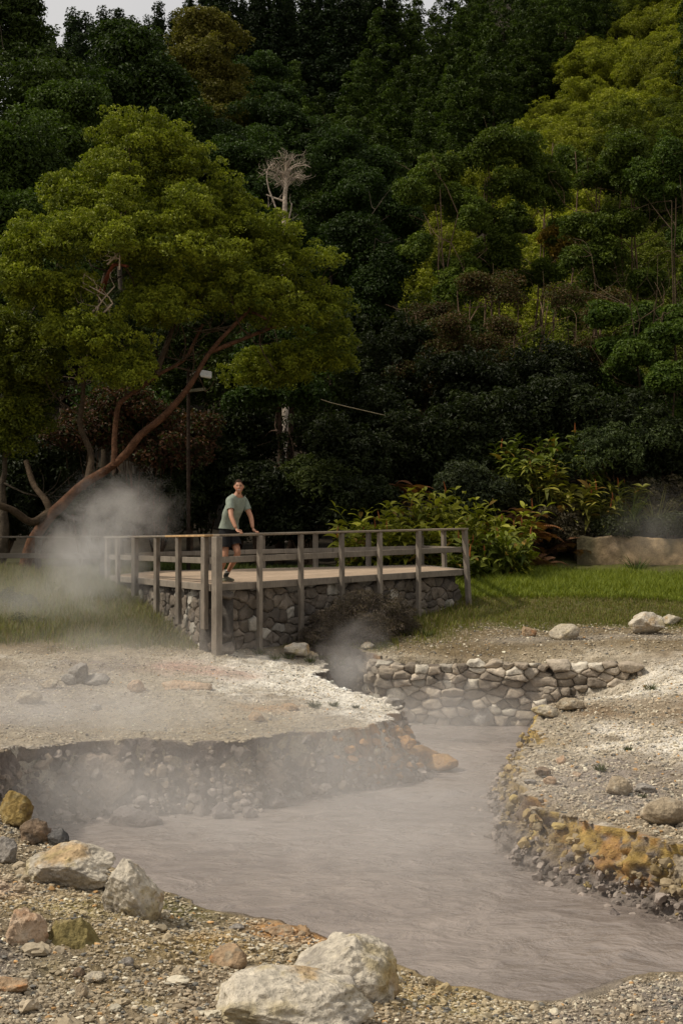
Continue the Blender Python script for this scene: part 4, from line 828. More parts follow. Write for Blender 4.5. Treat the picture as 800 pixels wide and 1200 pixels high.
def build_person():
    fwd = np.array([.74, -.67, 0]); rgt = np.array([-.67, -.74, 0]); up = np.array([0, 0, 1.0])
    pel = W(267.5, 624, 24.78); wst = W(268.5, 611, 24.72); chs = W(273.5, 597, 24.62); nb = W(278, 584, 24.56); nk = W(279.2, 579, 24.53); hd = W(280, 570.5, 24.5)
    rs = nb + rgt * .168 + up * -.035 - fwd * .01; ls = nb - rgt * .168 + up * -.035 - fwd * .01
    q = lerp(A_, B_, .0755); rh = np.array([q[0] + .02, q[1] - .03, zr(q) + .035]); q = lerp(A_, B_, .130); lh = np.array([q[0] + .03, q[1] - .0, zr(q) + .035])
    re = lerp(rs, rh, .52) + np.array([-.035, -.03, 0]); le = lerp(ls, lh, .52) + np.array([.04, .03, -.01])
    rw = lerp(re, rh, .9) + up * .03; lw = lerp(le, lh, .9) + up * .03
    rhp = pel + rgt * .095 - up * .03; lhp = pel - rgt * .095 - up * .03
    dz = zd(pel)
    lk = W(279, 649, 24.62); la = np.array([*W(264.5, 672, 24.98)[:2], dz + .11]); rk = W(264, 652, 24.58); ra = np.array([*W(256.5, 674, 24.80)[:2], dz + .10])
    SK = M['skin']
    torso = [[(pel, (.15, .12)), (wst, (.135, .105)), (chs, (.165, .115)), (nb, (.115, .085)), (nk, (.056, .058)), (nk + (hd - nk) * .55, (.055, .06))],
             [(nb, (.115, .085)), (rs, .064), (lerp(rs, re, .45), .053), (re, .043), (lerp(re, rw, .4), .042), (rw, .028)], [(nb, (.115, .085)), (ls, .064), (lerp(ls, le, .45), .053), (le, .043), (lerp(le, lw, .4), .042), (lw, .028)],
             [(pel, (.15, .12)), (rhp, .10), (lerp(rhp, rk, .5), .08), (rk, .058), (lerp(rk, ra, .35), .059), (lerp(rk, ra, .8), .037), (ra, .038)],
             [(pel, (.15, .12)), (lhp, .10), (lerp(lhp, lk, .5), .08), (lk, .060), (lerp(lk, la, .35), .059), (lerp(lk, la, .8), .037), (la, .038)]]
    meshes = [skin_mesh(torso)]
    # hands on the rail: palm, four fingers over the rail, thumb along the near side
    for w, h, out in ((rw, rh, 1), (lw, lh, -1)):
        f = unit(fwd * .85 + np.array([.2, 0, 0]) * (1 if out > 0 else .3)); s = np.cross(up, f) * 1.0   # s: left of the hand's direction
        c = h + f * .035
        ch = [[(w, .026), (lerp(w, c, .6), (.036, .022)), (c + f * .02, (.042, .017))]]
        meshes.append(skin_mesh(ch))
        for i, ln in enumerate((.062, .072, .068, .052)):
            b = c + f * .012 + s * (.030 - .020 * i); k1 = b + f * (.5 * ln + .012) + up * .004; k2 = k1 + f * ln * .28 - up * .022; k3 = k2 - up * .024 - f * .004
            meshes.append(skin_mesh([[(b - f * .015, .010), (b + f * .012, .0098), (k1, .0092), (k2, .0085), (k3, .0074)]], 1))
        sd = s * (1 if out > 0 else -1); b = lerp(w, c, .35) + sd * .02
        meshes.append(skin_mesh([[(b, .014), (b + sd * .025 + f * .02 - up * .004, .0125), (b + sd * .035 + f * .052 - up * .012, .010), (b + sd * .033 + f * .072 - up * .02, .0085)]], 1))
    # head: ellipsoid with jaw, brow, nose, ears; looks at the camera, a little to its right
    fx = unit(np.array([.10, -1, .0])); rx = np.cross(fx, up)   # image-right of the face
    V, T = ico(5); V = V.copy(); x, y, z = V[:, 0].copy(), V[:, 1].copy(), V[:, 2].copy()   # local: x right, y front, z up
    jaw = sstep(.1, -.9, z); X = x * (.077 - .020 * jaw); Y = y * .098 - .004 + jaw * .012 * (y > 0); Z = z * .122
    g = lambda cx, cz, sx, sz: np.exp(-((X - cx) / sx) ** 2 - ((Z - cz) / sz) ** 2) * (y > 0)
    Y += .020 * g(0, -.018, .011, .016) + .010 * g(0, .01, .008, .03) + .006 * g(0, .032, .05, .008) - .010 * g(.03, .012, .014, .010) - .010 * g(-.03, .012, .014, .010) + .004 * g(0, -.055, .028, .01) + .008 * g(0, -.098, .02, .016) + .005 * g(.042, -.02, .018, .018) + .005 * g(-.042, -.02, .018, .018)
    for sg in (-1, 1):
        e = np.exp(-((y + .05) / .22) ** 2 - ((Z + .0) / .028) ** 2) * (x * sg > .8); X += sg * .017 * e
    tilt = .05; X, Z = X + tilt * Z * 1.0, Z
    HV = hd + X[:, None] * rx + Y[:, None] * fx + Z[:, None] * up
    meshes.append(np_mesh('tmp', HV, T)); body = join_remesh(meshes, .0075, 3)
    V = mverts(body); r = V - hd; lx = r @ rx - tilt * (r @ up); ly = r @ fx; lz = r @ up
    col = np.tile([.40, .20, .12], (len(V), 1)) * (1 + .10 * fbm(V, 14, 3, 5))[:, None]
    head = (lz > -.13) & (np.linalg.norm(r, axis=1) < .2); fr = head & (ly > .035)
    G = lambda cx, cz, sx, sz: np.exp(-((lx - cx) / sx) ** 2 - ((lz - cz) / sz) ** 2) * fr
    col = lerp(col, np.array([.50, .20, .13]), np.clip(G(.04, -.025, .02, .02) + G(-.04, -.025, .02, .02), 0, .6)[:, None])
    for sx in (-.03, .03):
        col = lerp(col, np.array([.05, .03, .02]), np.clip(1.2 * G(sx, .030, .019, .006), 0, .9)[:, None]); col = lerp(col, np.array([.03, .02, .015]), np.clip(1.5 * G(sx, .010, .012, .006), 0, .95)[:, None])
    col = lerp(col, np.array([.36, .12, .09]), np.clip(1.3 * G(0, -.056, .034, .014), 0, .85)[:, None]); col = lerp(col, np.array([.75, .70, .64]), (((np.abs(lx) < .024) & (np.abs(lz + .054 - 9 * lx ** 2) < .0065) & fr) * .85)[:, None])
    stub = head & (lz < -.045) & (ly > -.03); col = lerp(col, np.array([.25, .14, .09]), (stub * .22)[:, None])
    feet = dz + .12
    base = np.array([pel[0], pel[1], dz]); t = thing('person', 'smiling man in sage green shirt and black shorts leaning on the deck rail', 'person', base); TI = Matrix.Translation(-Vector(base))
    def put(name, me, col, mat): set_col(me, np.clip(col, 0, 1), mat); o = link(name, me, t); o.matrix_parent_inverse = TI; return o
    VB = mverts(body); put('body', body, col, SK)
    # hair cap
    V, T = ico(5); x, y, z = V.T; keepv = (z > .12 + .42 * np.clip(y, -1, 1) * (y > -.1) + .0) & ~((y > .62) & (z < .58)) | ((y < -.15) & (z > -.35))
    jx = 1 + .05 * fbm(V, 6, 3, 4); HX = x * .0815 * jx; HY = y * .1035 * jx - .005; HZ = z * .129 * jx + .001
    HX = HX + tilt * HZ; HV = hd + HX[:, None] * rx + HY[:, None] * fx + HZ[:, None] * up
    Tk = T[keepv[T].all(1)]; me = np_mesh('hair', HV, Tk); put('hair', me, np.tile([.035, .02, .012], (len(V), 1)), M['cloth'])
    # clothes follow the body: each is the body's own surface, moved outward and smoothed
    bones = {'torso': (pel, chs), 'chest': (chs, nb), 'neck': (nb, nk), 'head': (nk + (hd - nk) * .5, hd + up * .1), 'shr': (nb, rs), 'shl': (nb, ls), 'ar': (rs, re), 'al': (ls, le), 'fr': (re, rh + fwd * .1), 'fl': (le, lh + fwd * .1), 'hr': (pel, rhp), 'hl': (pel, lhp), 'tr': (rhp, rk), 'tl': (lhp, lk), 'cr': (rk, ra), 'cl': (lk, la)}
    names = list(bones); BD = []; BT = []
    for k in names:
        a_, b_ = bones[k]; ab = b_ - a_; tt = np.clip(((VB - a_) @ ab) / (ab @ ab), 0, 1); BD.append(np.linalg.norm(VB - a_ - tt[:, None] * ab, axis=1) * (1.0 if k[0] not in 'fh' or k == 'head' else 1.0)); BT.append(tt)
    BD = np.array(BD); BT = np.array(BT); w_ = BD.argmin(0); bt = BT[w_, np.arange(len(VB))]; nm = np.array(names)[w_]
    hem = W(268, 620, 24.75)[2]
    def cloth(name, keep, off, fold, col, smooth):
        me = body.copy(); nn = np.empty(len(me.vertices) * 3, np.float32); me.vertices.foreach_get('normal', nn); nn = nn.reshape(-1, 3)
        bm = bmesh.new(); bm.from_mesh(me); bm.verts.ensure_lookup_table(); bmesh.ops.delete(bm, geom=[bm.verts[i] for i in np.where(~keep)[0]], context='VERTS')
        for _ in range(smooth): bmesh.ops.smooth_vert(bm, verts=[v for v in bm.verts if not v.is_boundary], factor=.5, use_axis_x=True, use_axis_y=True, use_axis_z=True)
        bm.normal_update()
        V_ = np.array([v.co[:] for v in bm.verts]); fo = fbm(V_ * (1, 1, .5), 11, 3, 9)
        for v, f_ in zip(bm.verts, fo): v.co += v.normal * (off(v.co) + fold * f_)
        me2 = bpy.data.meshes.new(name); bm.to_mesh(me2); bm.free(); put(name, me2, np.tile(col, (len(V_), 1)) * (1 + .16 * fo[:, None]), M['cloth'])
    inS = ((np.isin(nm, ['torso', 'chest', 'shr', 'shl', 'hr', 'hl']) & (VB[:, 2] > hem)) | (np.isin(nm, ['ar', 'al']) & (bt < .60)) | ((nm == 'neck') & (bt < .62)) | (np.isin(nm, ['tr', 'tl']) & (VB[:, 2] > hem)))
    cloth('shirt', inS, lambda c: .020 + .020 * max(0, min(1, (hem + .16 - c.z) / .16)), .010, [.215, .245, .20], 3)
    inP = ((np.isin(nm, ['torso', 'hr', 'hl']) & (VB[:, 2] < hem + .09)) | (np.isin(nm, ['tr', 'tl']) & (bt < .66)))
    cloth('shorts', inP, lambda c: .018 + .022 * max(0, min(1, (hem - .08 - c.z) / .2)), .008, [.016, .016, .017], 3)
    for an, dr in ((la, unit(np.array([.75, -.62, 0]))), (ra, unit(np.array([.72, -.65, 0])))):
        kn = lk if an is la else rk; sock = skin_mesh([[(lerp(an, kn, .28), .046), (lerp(an, kn, .1), .044), (an, .046), (an - up * .04, .046)]]); V = mverts(sock); z = V[:, 2] - dz
        w = (np.abs(z - .205) < .012) | (np.abs(z - .165) < .010); put('sock', sock, np.where(w[:, None], [.55, .54, .5], [.07, .075, .07]), M['cloth'])
        hl = np.array([an[0], an[1], dz]) - dr * .05
        sm = join_remesh([skin_mesh([[(hl + up * .045, (.042, .040)), (hl + dr * .09 + up * .052, (.045, .048)), (hl + dr * .17 + up * .040, (.047, .036)), (hl + dr * .245 + up * .032, (.040, .027))]]), skin_mesh([[(an - up * .01, .048), (an - up * .05 + dr * .02, .05)]])], .008, 2)
        V = mverts(sm); V[:, 2] = np.maximum(V[:, 2], dz + .003); sm.vertices.foreach_set('co', V.astype(np.float32).ravel()); z = V[:, 2] - dz
        put('shoe', sm, np.where((z < .022)[:, None], [.50, .46, .33], np.where((z < .030)[:, None], [.25, .25, .2], [.15, .145, .105])) * (1 + .2 * fbm(V, 20, 2, 3))[:, None], M['cloth'])
# ================================================================ vegetation
def leaf_diamonds(c, nrm, L, wd, rng, col, droop=0.0):
    n = len(c); r = unit(rng.normal(size=(n, 3))); r[:, 2] -= droop
    t = unit(r - nrm * (r * nrm).sum(1, keepdims=True)); b = np.cross(nrm, t)
    L = L[:, None]; w = wd[:, None]; fold = nrm * (w * .35)
    V = np.stack([c - t * L / 2, c + b * w / 2 + fold, c + t * L / 2, c - b * w / 2 + fold], 1).reshape(-1, 3)
    return V, (np.arange(n)[:, None] * 4 + np.arange(4)), np.repeat(col, 4, 0)
def sphere_dirs(n, rng): return unit(rng.normal(size=(n, 3)))
def crown(lobes, nsub, rsub, nleaf, leaf, rng, cA, cB, zcut=-.35, flat=.75, fill=.25, core=0, cC=None, up=.45, warm=0.0, stray=.14):
    """leaf clumps spread over and inside a set of ellipsoid lobes [(centre, radii)]; every clump is a small dome of single leaves"""
    P = []; Nn = []; cc = []
    mb = MB()
    for (c, r) in lobes:
        c = np.asarray(c, float); r = np.asarray(r, float); k = max(3, int(nsub * rng.uniform(.85, 1.15)))
        d = sphere_dirs(k * 3, rng); d = d[d[:, 2] > zcut][:k]; rad = np.where(rng.random(len(d)) < fill, rng.uniform(.35, .85, len(d)), rng.uniform(.9, 1.08, len(d))); rad = np.where(rng.random(len(d)) < stray, rng.uniform(1.1, 1.42, len(d)), rad)
        sc = c + d * r * rad[:, None]; sr = rsub * rng.uniform(.65, 1.35, len(d)); tone = rng.random(len(d))
        lt = rng.random()
        for j in range(len(d)):
            m = max(6, int(nleaf * (sr[j] / rsub) ** 2)); q = unit(rng.normal(size=(m, 3)) + d[j] * .55 + (0, 0, .45)); rr = sr[j] * (.45 + .6 * rng.random(m) ** .6)
            p = sc[j] + q * rr[:, None] * (1, 1, flat); P.append(p); Nn.append(unit(q * .7 + rng.normal(size=(m, 3)) * .45 + (0, 0, up)))
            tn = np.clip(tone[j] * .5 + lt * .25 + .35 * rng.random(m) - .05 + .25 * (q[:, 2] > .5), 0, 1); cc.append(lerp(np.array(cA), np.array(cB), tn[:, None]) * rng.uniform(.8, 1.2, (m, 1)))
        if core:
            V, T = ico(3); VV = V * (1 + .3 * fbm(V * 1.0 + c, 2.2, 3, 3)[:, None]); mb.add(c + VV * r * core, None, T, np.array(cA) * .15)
    P = np.concatenate(P); Nn = np.concatenate(Nn); col = np.concatenate(cc)
    if cC is not None: k = rng.random(len(P)) < warm; col[k] = np.array(cC) * rng.uniform(.7, 1.2, (k.sum(), 1))
    L = leaf * rng.uniform(.7, 1.3, len(P)); V, Q, K = leaf_diamonds(P, Nn, L, L * rng.uniform(.42, .6, len(P)), rng, col)
    mb.V.append(V); mb.Q.append(Q + mb.n); mb.n += len(V); mb.K.append(K)
    return mb
def limbs(mb, pts, r0, r1, n=10, seg=8, col=(1, 1, 1), wob=.0, seed=0):
    P = spline(pts, n); P = P + wob * np.stack([fbm(P, .9, 2, seed), fbm(P, .9, 2, seed + 1), 0 * P[:, 0]], 1)
    V, Q = tube(P, lerp(r0, r1, np.linspace(0, 1, n) ** .6) * (1 + .12 * fbm(P, 3, 2, seed)), seg); mb.add(V, Q, None, col); return P
def twigs(mb, P, rng, k, ln, r, col, upb=.5, depth=1):
    for _ in range(k):
        i = rng.integers(len(P) // 3, len(P)); p = P[i]; d = unit(rng.normal(size=3) + (0, 0, upb)); q = [p, p + d * ln * .5 + rng.normal(size=3) * ln * .08, p + d * ln + rng.normal(size=3) * ln * .18 + (0, 0, ln * .1)]
        S = limbs(mb, q, r, r * .35, 6, 5, col)
        if depth: twigs(mb, S, rng, 3, ln * .5, r * .4, col, upb, depth - 1)
def big_tree():
    rng = np.random.default_rng(2); d0 = 32.0; b = W(18, 668, d0); b[2] = gz(b[0], d0)
    t = thing('broadleaf_tree', 'big spreading tree with domed bright green crown and leaning reddish trunk left of the deck', 'tree', b); TI = Matrix.Translation(-Vector(b))
    RED = [.085, .042, .023]; BR = [.060, .042, .026]
    mb = MB()
    main = limbs(mb, [b - (0, 0, .3), W(34, 640, d0), W(62, 600, d0), W(100, 567, d0), W(130, 548, 32.1), W(165, 512, 32.2), W(192, 488, 32.3), W(222, 450, 32.4), W(246, 412, 32.5), W(272, 383, 32.7), W(291, 362, 33), W(297, 340, 33.3)], .17, .03, 40, 12, RED, .12, 3)
    limbs(mb, [W(62, 600, d0), W(40, 612, 31.7), W(18, 598, 31.4), W(-8, 588, 31.2), W(-40, 560, 31)], .11, .07, 16, 10, BR, .08, 5)
    limbs(mb, [W(60, 602, d0 + .1), W(52, 585, 32.2), W(40, 570, 32.5), W(30, 540, 32.8)], .10, .06, 12, 8, BR, .05, 7)
    l1 = limbs(mb, [W(132, 547, 32.1), W(134, 515, 32.2), W(136, 480, 32.3), W(150, 464, 32.4), W(185, 440, 32.6), W(218, 420, 32.8), W(240, 380, 33)], .08, .035, 22, 9, RED, .08, 9)
    l2 = limbs(mb, [W(104, 566, 32.1), W(106, 530, 32.6), W(94, 498, 32.8), W(98, 465, 33), W(101, 430, 33), W(112, 380, 33), W(118, 335, 33)], .09, .04, 24, 9, BR, .08, 11)
    l3 = limbs(mb, [W(118, 345, 33), W(128, 318, 32.2), W(135, 310, 32), W(150, 312, 31.6)], .07, .03, 10, 7, [.28, .09, .05], .03, 13)
    l4 = limbs(mb, [W(118, 345, 33), W(130, 300, 33), W(150, 250, 33), W(165, 200, 33.5)], .09, .04, 12, 7, BR, .06, 15)
    l5 = limbs(mb, [W(185, 440, 32.6), W(200, 390, 33), W(230, 330, 33.4), W(240, 270, 33.8)], .08, .04, 12, 7, BR, .06, 17)
    l6 = limbs(mb, [W(246, 412, 32.5), W(290, 395, 33), W(330, 380, 33.6), W(360, 370, 34)], .06, .03, 12, 7, RED, .06, 19)
    l7 = limbs(mb, [W(296, 366, 33), W(303, 369, 32.6), W(312, 374, 32.4)], .04, .02, 6, 6, RED)
    for L_ in (l1, l2, l3, l4, l5, l6, main[-14:]): twigs(mb, L_, rng, 7, 1.0, .028, BR, .4, 1)
    o = link('trunk', mb.mesh('trunk', M['barkv'], True), t); o.matrix_parent_inverse = TI
    # pale twigs standing in the open gaps of the crown
    mb = MB()
    for px, py, d in ((112, 372, 31.2), (108, 366, 31.2), (120, 368, 31.1), (126, 310, 31.3), (140, 316, 31.2)):
        p = W(px, py, d); S = limbs(mb, [p, p + (rng.normal() * .15, 0, .3), p + (rng.normal() * .4, .1, .7)], .025, .012, 6, 5, [.36, .28, .20]); twigs(mb, S, rng, 3, .45, .010, [.36, .28, .2], .5, 1)
    o = link('bare_twigs', mb.mesh('bare_twigs', M['barkv'], True), t); o.matrix_parent_inverse = TI
    LB = [(165, 192, 82, 46, 34), (112, 222, 50, 42, 33.2), (222, 232, 58, 52, 34), (170, 248, 98, 58, 32.8), (108, 262, 45, 38, 32.6), (62, 292, 52, 26, 31.8), (125, 292, 80, 44, 31.6), (205, 308, 78, 56, 32.2), (285, 296, 60, 42, 34), (335, 318, 55, 48, 34.2),
        (356, 368, 40, 46, 34.4), (325, 372, 62, 44, 34), (268, 352, 55, 44, 33), (378, 420, 24, 36, 35), (340, 440, 48, 32, 35.2), (28, 336, 46, 36, 31.5), (105, 408, 44, 42, 31.5), (140, 440, 34, 26, 31.8), (70, 352, 40, 28, 31.6), (180, 372, 40, 26, 32.4), (210, 352, 60, 34, 33.2), (300, 440, 40, 24, 35.4), (250, 270, 60, 50, 34.5)]
    lobes = []
    for px, py, rx, ry, d in LB:
        c = W(px, py, d); lobes.append((c, (.88 * rx / F * d, max(rx, ry) / F * d * .72, .86 * ry / F * d)))
    ar = lambda l: (l[1][0] * l[1][2])
    mb = MB()
    for l in lobes:
        c0, r0 = np.array(l[0]), np.array(l[1]); k = int(6 + 8.5 * ar(l)); d = sphere_dirs(k * 4, rng); d = d[(d[:, 2] > -.35) & (d[:, 1] < .6)][:k]; sl = [(c0 + q * r0 * rng.uniform(.72, 1.02), np.array([1, 1, .62]) * rng.uniform(.32, .60)) for q in d] + [(c0 + (0, .25, -.1), r0 * .45)]
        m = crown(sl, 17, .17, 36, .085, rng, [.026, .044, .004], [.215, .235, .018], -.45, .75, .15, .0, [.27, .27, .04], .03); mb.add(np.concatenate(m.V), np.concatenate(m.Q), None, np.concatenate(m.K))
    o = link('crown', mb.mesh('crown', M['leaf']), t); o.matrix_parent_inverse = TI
def lobe_tree(name, label, base, lobes, trunkpts, rng, cA, cB, leaf, nsub, rsub, nleaf, group=None, core=0, barkc=(.07, .055, .04), flat=.75, r0=.25, mat='leaf', cC=None, warm=0, fill=.25):
    t = thing(name, label, 'tree', base, 0, group); TI = Matrix.Translation(-Vector(base)); mb = MB()
    for pts in trunkpts:
        S = limbs(mb, pts, r0, r0 * .12, 18, 9, barkc, .15, int(rng.integers(99))); twigs(mb, S, rng, 8, 1.6, r0 * .16, barkc, .4, 1)
    o = link('trunk', mb.mesh('trunk', M['barkv'], True), t); o.matrix_parent_inverse = TI
    sl = []
    for c, r in lobes:
        c = np.asarray(c, float); r = np.asarray(r, float); dd = sphere_dirs(24, rng); dd = dd[(dd[:, 2] > -.5)][:6]
        sl += [(c + q * r * rng.uniform(.55, .95), r * rng.uniform(.34, .58)) for q in dd] + [(c, r * .5)]
    mb = crown(sl, max(4, int(nsub * .24)), rsub * .72, int(nleaf * .8), leaf, rng, cA, cB, -.5, flat, fill, 0, cC, warm=warm, stray=.22)
    o = link('crown', mb.mesh('crown', M[mat]), t); o.matrix_parent_inverse = TI; return t
def pl(lst): return [(W(px, py, d), (rx / F * d, max(rx, ry) / F * d * .8, ry / F * d)) for px, py, rx, ry, d in lst]
def mid_trees():
    rng = np.random.default_rng(12)
    def base(px, d): x = (px - 400) / F * d; return np.array([x, d, gz(x, d)])
    def trunk(b, top, k=.15): m = lerp(b, top, .5) + (rng.normal() * .3, 0, 0); return [b - (0, 0, .3), lerp(b, top, .25), m, top]
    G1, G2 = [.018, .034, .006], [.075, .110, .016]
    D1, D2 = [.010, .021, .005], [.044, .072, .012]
    b = base(2, 34.5); lobe_tree('broadleaf_tree', 'rounded green tree at the left edge below the big domed crown', b, pl([(20, 400, 44, 38, 33), (38, 432, 34, 40, 33), (8, 455, 46, 46, 33.5), (30, 490, 34, 32, 33.5), (-20, 420, 40, 60, 33.5), (2, 520, 30, 20, 34)]), [trunk(b, W(8, 430, 34))], rng, [.028, .046, .005], [.20, .22, .018], .09, 60, .30, 80, r0=.2)
    b = base(20, 45); lobe_tree('broadleaf_tree', 'dark layered tree at the left edge above the long green spray of the domed tree', b, pl([(10, 190, 55, 42, 42), (35, 225, 45, 34, 42), (0, 260, 70, 46, 41), (30, 300, 45, 36, 41), (55, 345, 45, 30, 41), (15, 335, 50, 30, 41), (70, 170, 30, 24, 44), (60, 260, 34, 28, 43), (90, 130, 36, 22, 45)]), [trunk(b, W(15, 200, 43))], rng, G1, [.070, .105, .014], .14, 85, .55, 80, r0=.3, core=.42)
    b = base(10, 52); lobe_tree('broadleaf_tree', 'tall tree cut by the top left corner against the sky', b, pl([(8, 20, 34, 20, 50), (30, 48, 18, 14, 50), (-10, 60, 60, 40, 50), (25, 85, 46, 30, 49), (10, 120, 66, 34, 48), (46, 128, 40, 28, 49), (56, 98, 20, 22, 52), (-10, 10, 40, 30, 50)]), [trunk(b, W(20, 40, 50))], rng, [.015, .028, .006], [.060, .088, .014], .17, 60, .6, 60, r0=.35)
    b = base(150, 60); lobe_tree('conifer_tree', 'dark bushy conifer with a pale dead top stem above the domed tree', b, pl([(148, 56, 24, 20, 60), (150, 82, 44, 28, 60), (140, 110, 62, 36, 59), (165, 140, 66, 36, 59), (120, 160, 55, 36, 59), (182, 108, 30, 28, 60), (200, 170, 46, 36, 59), (114, 124, 26, 26, 60)]), [trunk(b, W(146, 28, 60))], rng, [.010, .020, .005], [.042, .066, .010], .20, 80, .7, 55, r0=.3, core=.42)
    b = base(245, 66); lobe_tree('broadleaf_tree', 'tall tree with thin yellowish olive crown under the skyline', b, pl([(238, 28, 28, 10, 66), (225, 46, 28, 16, 66), (258, 46, 24, 18, 66), (240, 66, 40, 22, 65), (215, 84, 24, 16, 66), (262, 88, 28, 20, 66), (236, 110, 44, 22, 65), (250, 145, 44, 26, 65), (275, 120, 24, 18, 66)]), [trunk(b, W(240, 30, 66))], rng, [.06, .058, .010], [.20, .175, .032], .15, 60, .5, 60, r0=.28, barkc=(.10, .07, .04))
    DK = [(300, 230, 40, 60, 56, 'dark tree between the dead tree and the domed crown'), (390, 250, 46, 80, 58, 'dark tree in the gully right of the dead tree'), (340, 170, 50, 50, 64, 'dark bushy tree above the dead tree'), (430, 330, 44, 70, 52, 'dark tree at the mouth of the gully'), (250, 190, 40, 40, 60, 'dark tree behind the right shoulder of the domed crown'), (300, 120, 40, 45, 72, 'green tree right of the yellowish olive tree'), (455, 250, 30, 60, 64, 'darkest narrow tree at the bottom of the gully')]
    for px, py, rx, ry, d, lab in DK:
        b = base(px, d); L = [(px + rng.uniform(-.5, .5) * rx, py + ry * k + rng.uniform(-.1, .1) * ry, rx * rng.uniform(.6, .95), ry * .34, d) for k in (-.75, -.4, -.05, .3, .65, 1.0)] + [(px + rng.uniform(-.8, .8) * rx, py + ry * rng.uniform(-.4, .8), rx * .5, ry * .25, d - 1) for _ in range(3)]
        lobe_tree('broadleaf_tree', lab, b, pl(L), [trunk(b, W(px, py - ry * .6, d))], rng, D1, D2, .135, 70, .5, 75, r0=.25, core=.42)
    # the row of thin trees on the right with much bare brown branchwork
    RT = [(520, 300, 40, 95, 50, 0), (575, 265, 52, 95, 52, 0), (630, 250, 46, 90, 54, 0), (690, 270, 50, 100, 50, 0), (745, 260, 46, 90, 50, 0), (790, 300, 44, 110, 46, 1), (545, 390, 52, 60, 45, 2), (620, 400, 60, 70, 44, 2), (690, 410, 50, 60, 43, 2), (755, 420, 56, 70, 41, 1), (800, 480, 46, 60, 39.5, 1), (500, 410, 40, 50, 46, 2)]
    labs = ['leftmost of the tall thin trees on the right slope, beside the dark gully', 'tall thin tree on the right slope with pale upright stems', 'tall thin tree in the middle of the right slope', 'tall thin tree in front of the yellow foliage on the right slope', 'tall thin tree right of the yellow foliage', 'leafy bright green tree at the right edge, upper one', 'half bare brown tree low on the right slope, second from the gully', 'half bare brown tree with a curved red branch', 'half bare tree left of the leafy green trees at the right edge', 'leafy bright green tree right of the half bare trees', 'leafy bright green tree at the right edge, lower one', 'half bare brown tree nearest the dark gully']
    for (px, py, rx, ry, d, kd), lab in zip(RT, labs):
        b = base(px, d); n = 13 if kd != 2 else 9; L = []
        for k in range(n): L.append((px + rng.uniform(-.9, .9) * rx, py + ry * rng.uniform(-1, 1), rx * rng.uniform(.26, .46), ry * rng.uniform(.14, .26), d + rng.uniform(-1.5, 1.5)))
        tr = [trunk(b, W(px + rng.uniform(-.4, .4) * rx, py - ry * rng.uniform(.5, .95), d)) for _ in range(3)]
        if kd == 0: a = ([.022, .042, .007], [.100, .130, .014], .115, 40, .36, 64, None, 0)
        elif kd == 1: a = ([.024, .052, .008], [.100, .145, .018], .115, 60, .36, 80, None, 0)
        else: a = ([.050, .032, .013], [.095, .060, .022], .085, 34, .40, 56, [.06, .07, .015], .35)
        lobe_tree('slender_tree' if kd != 1 else 'broadleaf_tree', lab, b, pl(L), tr, rng, a[0], a[1], a[2], a[3], a[4], a[5], r0=.13, barkc=(.15, .10, .065) if kd != 1 else (.07, .05, .03), cC=a[6], warm=a[7], fill=.45)
    b = base(668, 56); lobe_tree('broadleaf_tree', 'small patch of yellow orange foliage among the thin trees on the right', b, pl([(660, 272, 16, 8, 53), (652, 283, 14, 8, 53), (668, 286, 16, 10, 53), (655, 296, 10, 6, 53)]), [trunk(b, W(662, 280, 53.5))], rng, [.16, .10, .012], [.26, .17, .02], .12, 26, .35, 40, r0=.08)
    # trunks in the gloom behind the deck
    for px, d, tpx, tpy, lab in ((330, 38, 328, 470, 'straight dark trunk behind the deck, left of a pair'), (343, 39, 338, 430, 'straight dark trunk behind the deck, right of a pair'), (140, 37, 138, 500, 'dark trunk behind the leaning tree')):
        b = base(px, d); lobe_tree('broadleaf_tree', lab, b, pl([(tpx, tpy - 20, 46, 26, d), (tpx - 20, tpy, 30, 18, d - .6), (tpx + 26, tpy - 8, 34, 20, d)]), [[b - (0, 0, .3), lerp(b, W(tpx, tpy, d), .5), W(tpx, tpy, d), W(tpx, tpy - 40, d)]], rng, D1, D2, .13, 50, .4, 60, r0=.17, barkc=(.075, .05, .035))
    # dead tree
    b = base(335, 44); t = thing('dead_tree', 'bare pale dead tree with twiggy umbrella top standing above the domed crown', 'tree', b); mb = MB(); PC = [.40, .33, .26]
    S = limbs(mb, [b, W(334, 420, 44), W(333, 300, 44), W(334, 250, 44), W(336, 205, 44)], .17, .06, 24, 9, PC, .05, 3)
    for k in range(34):
        a = rng.uniform(0, 6.28); s = W(335 + rng.uniform(-1, 1), rng.uniform(200, 222), 44); e = s + np.array([math.cos(a) * rng.uniform(.3, .75), math.sin(a) * .6, rng.uniform(.05, .55)]); m = lerp(s, e, .5) + (0, 0, .12); P = limbs(mb, [s, m, e], .022, .008, 6, 5, PC); twigs(mb, P, rng, 4, .3, .008, PC, .3, 1)
    for p in ([(333, 236), (322, 232), (312, 228)], [(334, 262), (326, 252), (322, 240), (314, 218), (313, 200), (320, 192)], [(334, 272), (340, 250), (342, 238)], [(333, 268), (320, 262), (314, 256)]):
        P = limbs(mb, [W(x, y, 44) for x, y in p], .04, .018, 10, 6, PC); twigs(mb, P, rng, 3, .35, .01, PC, .5, 1)
    o = link('trunk', mb.mesh('trunk', M['barkv'], True), t); o.matrix_parent_inverse = Matrix.Translation(-Vector(b))
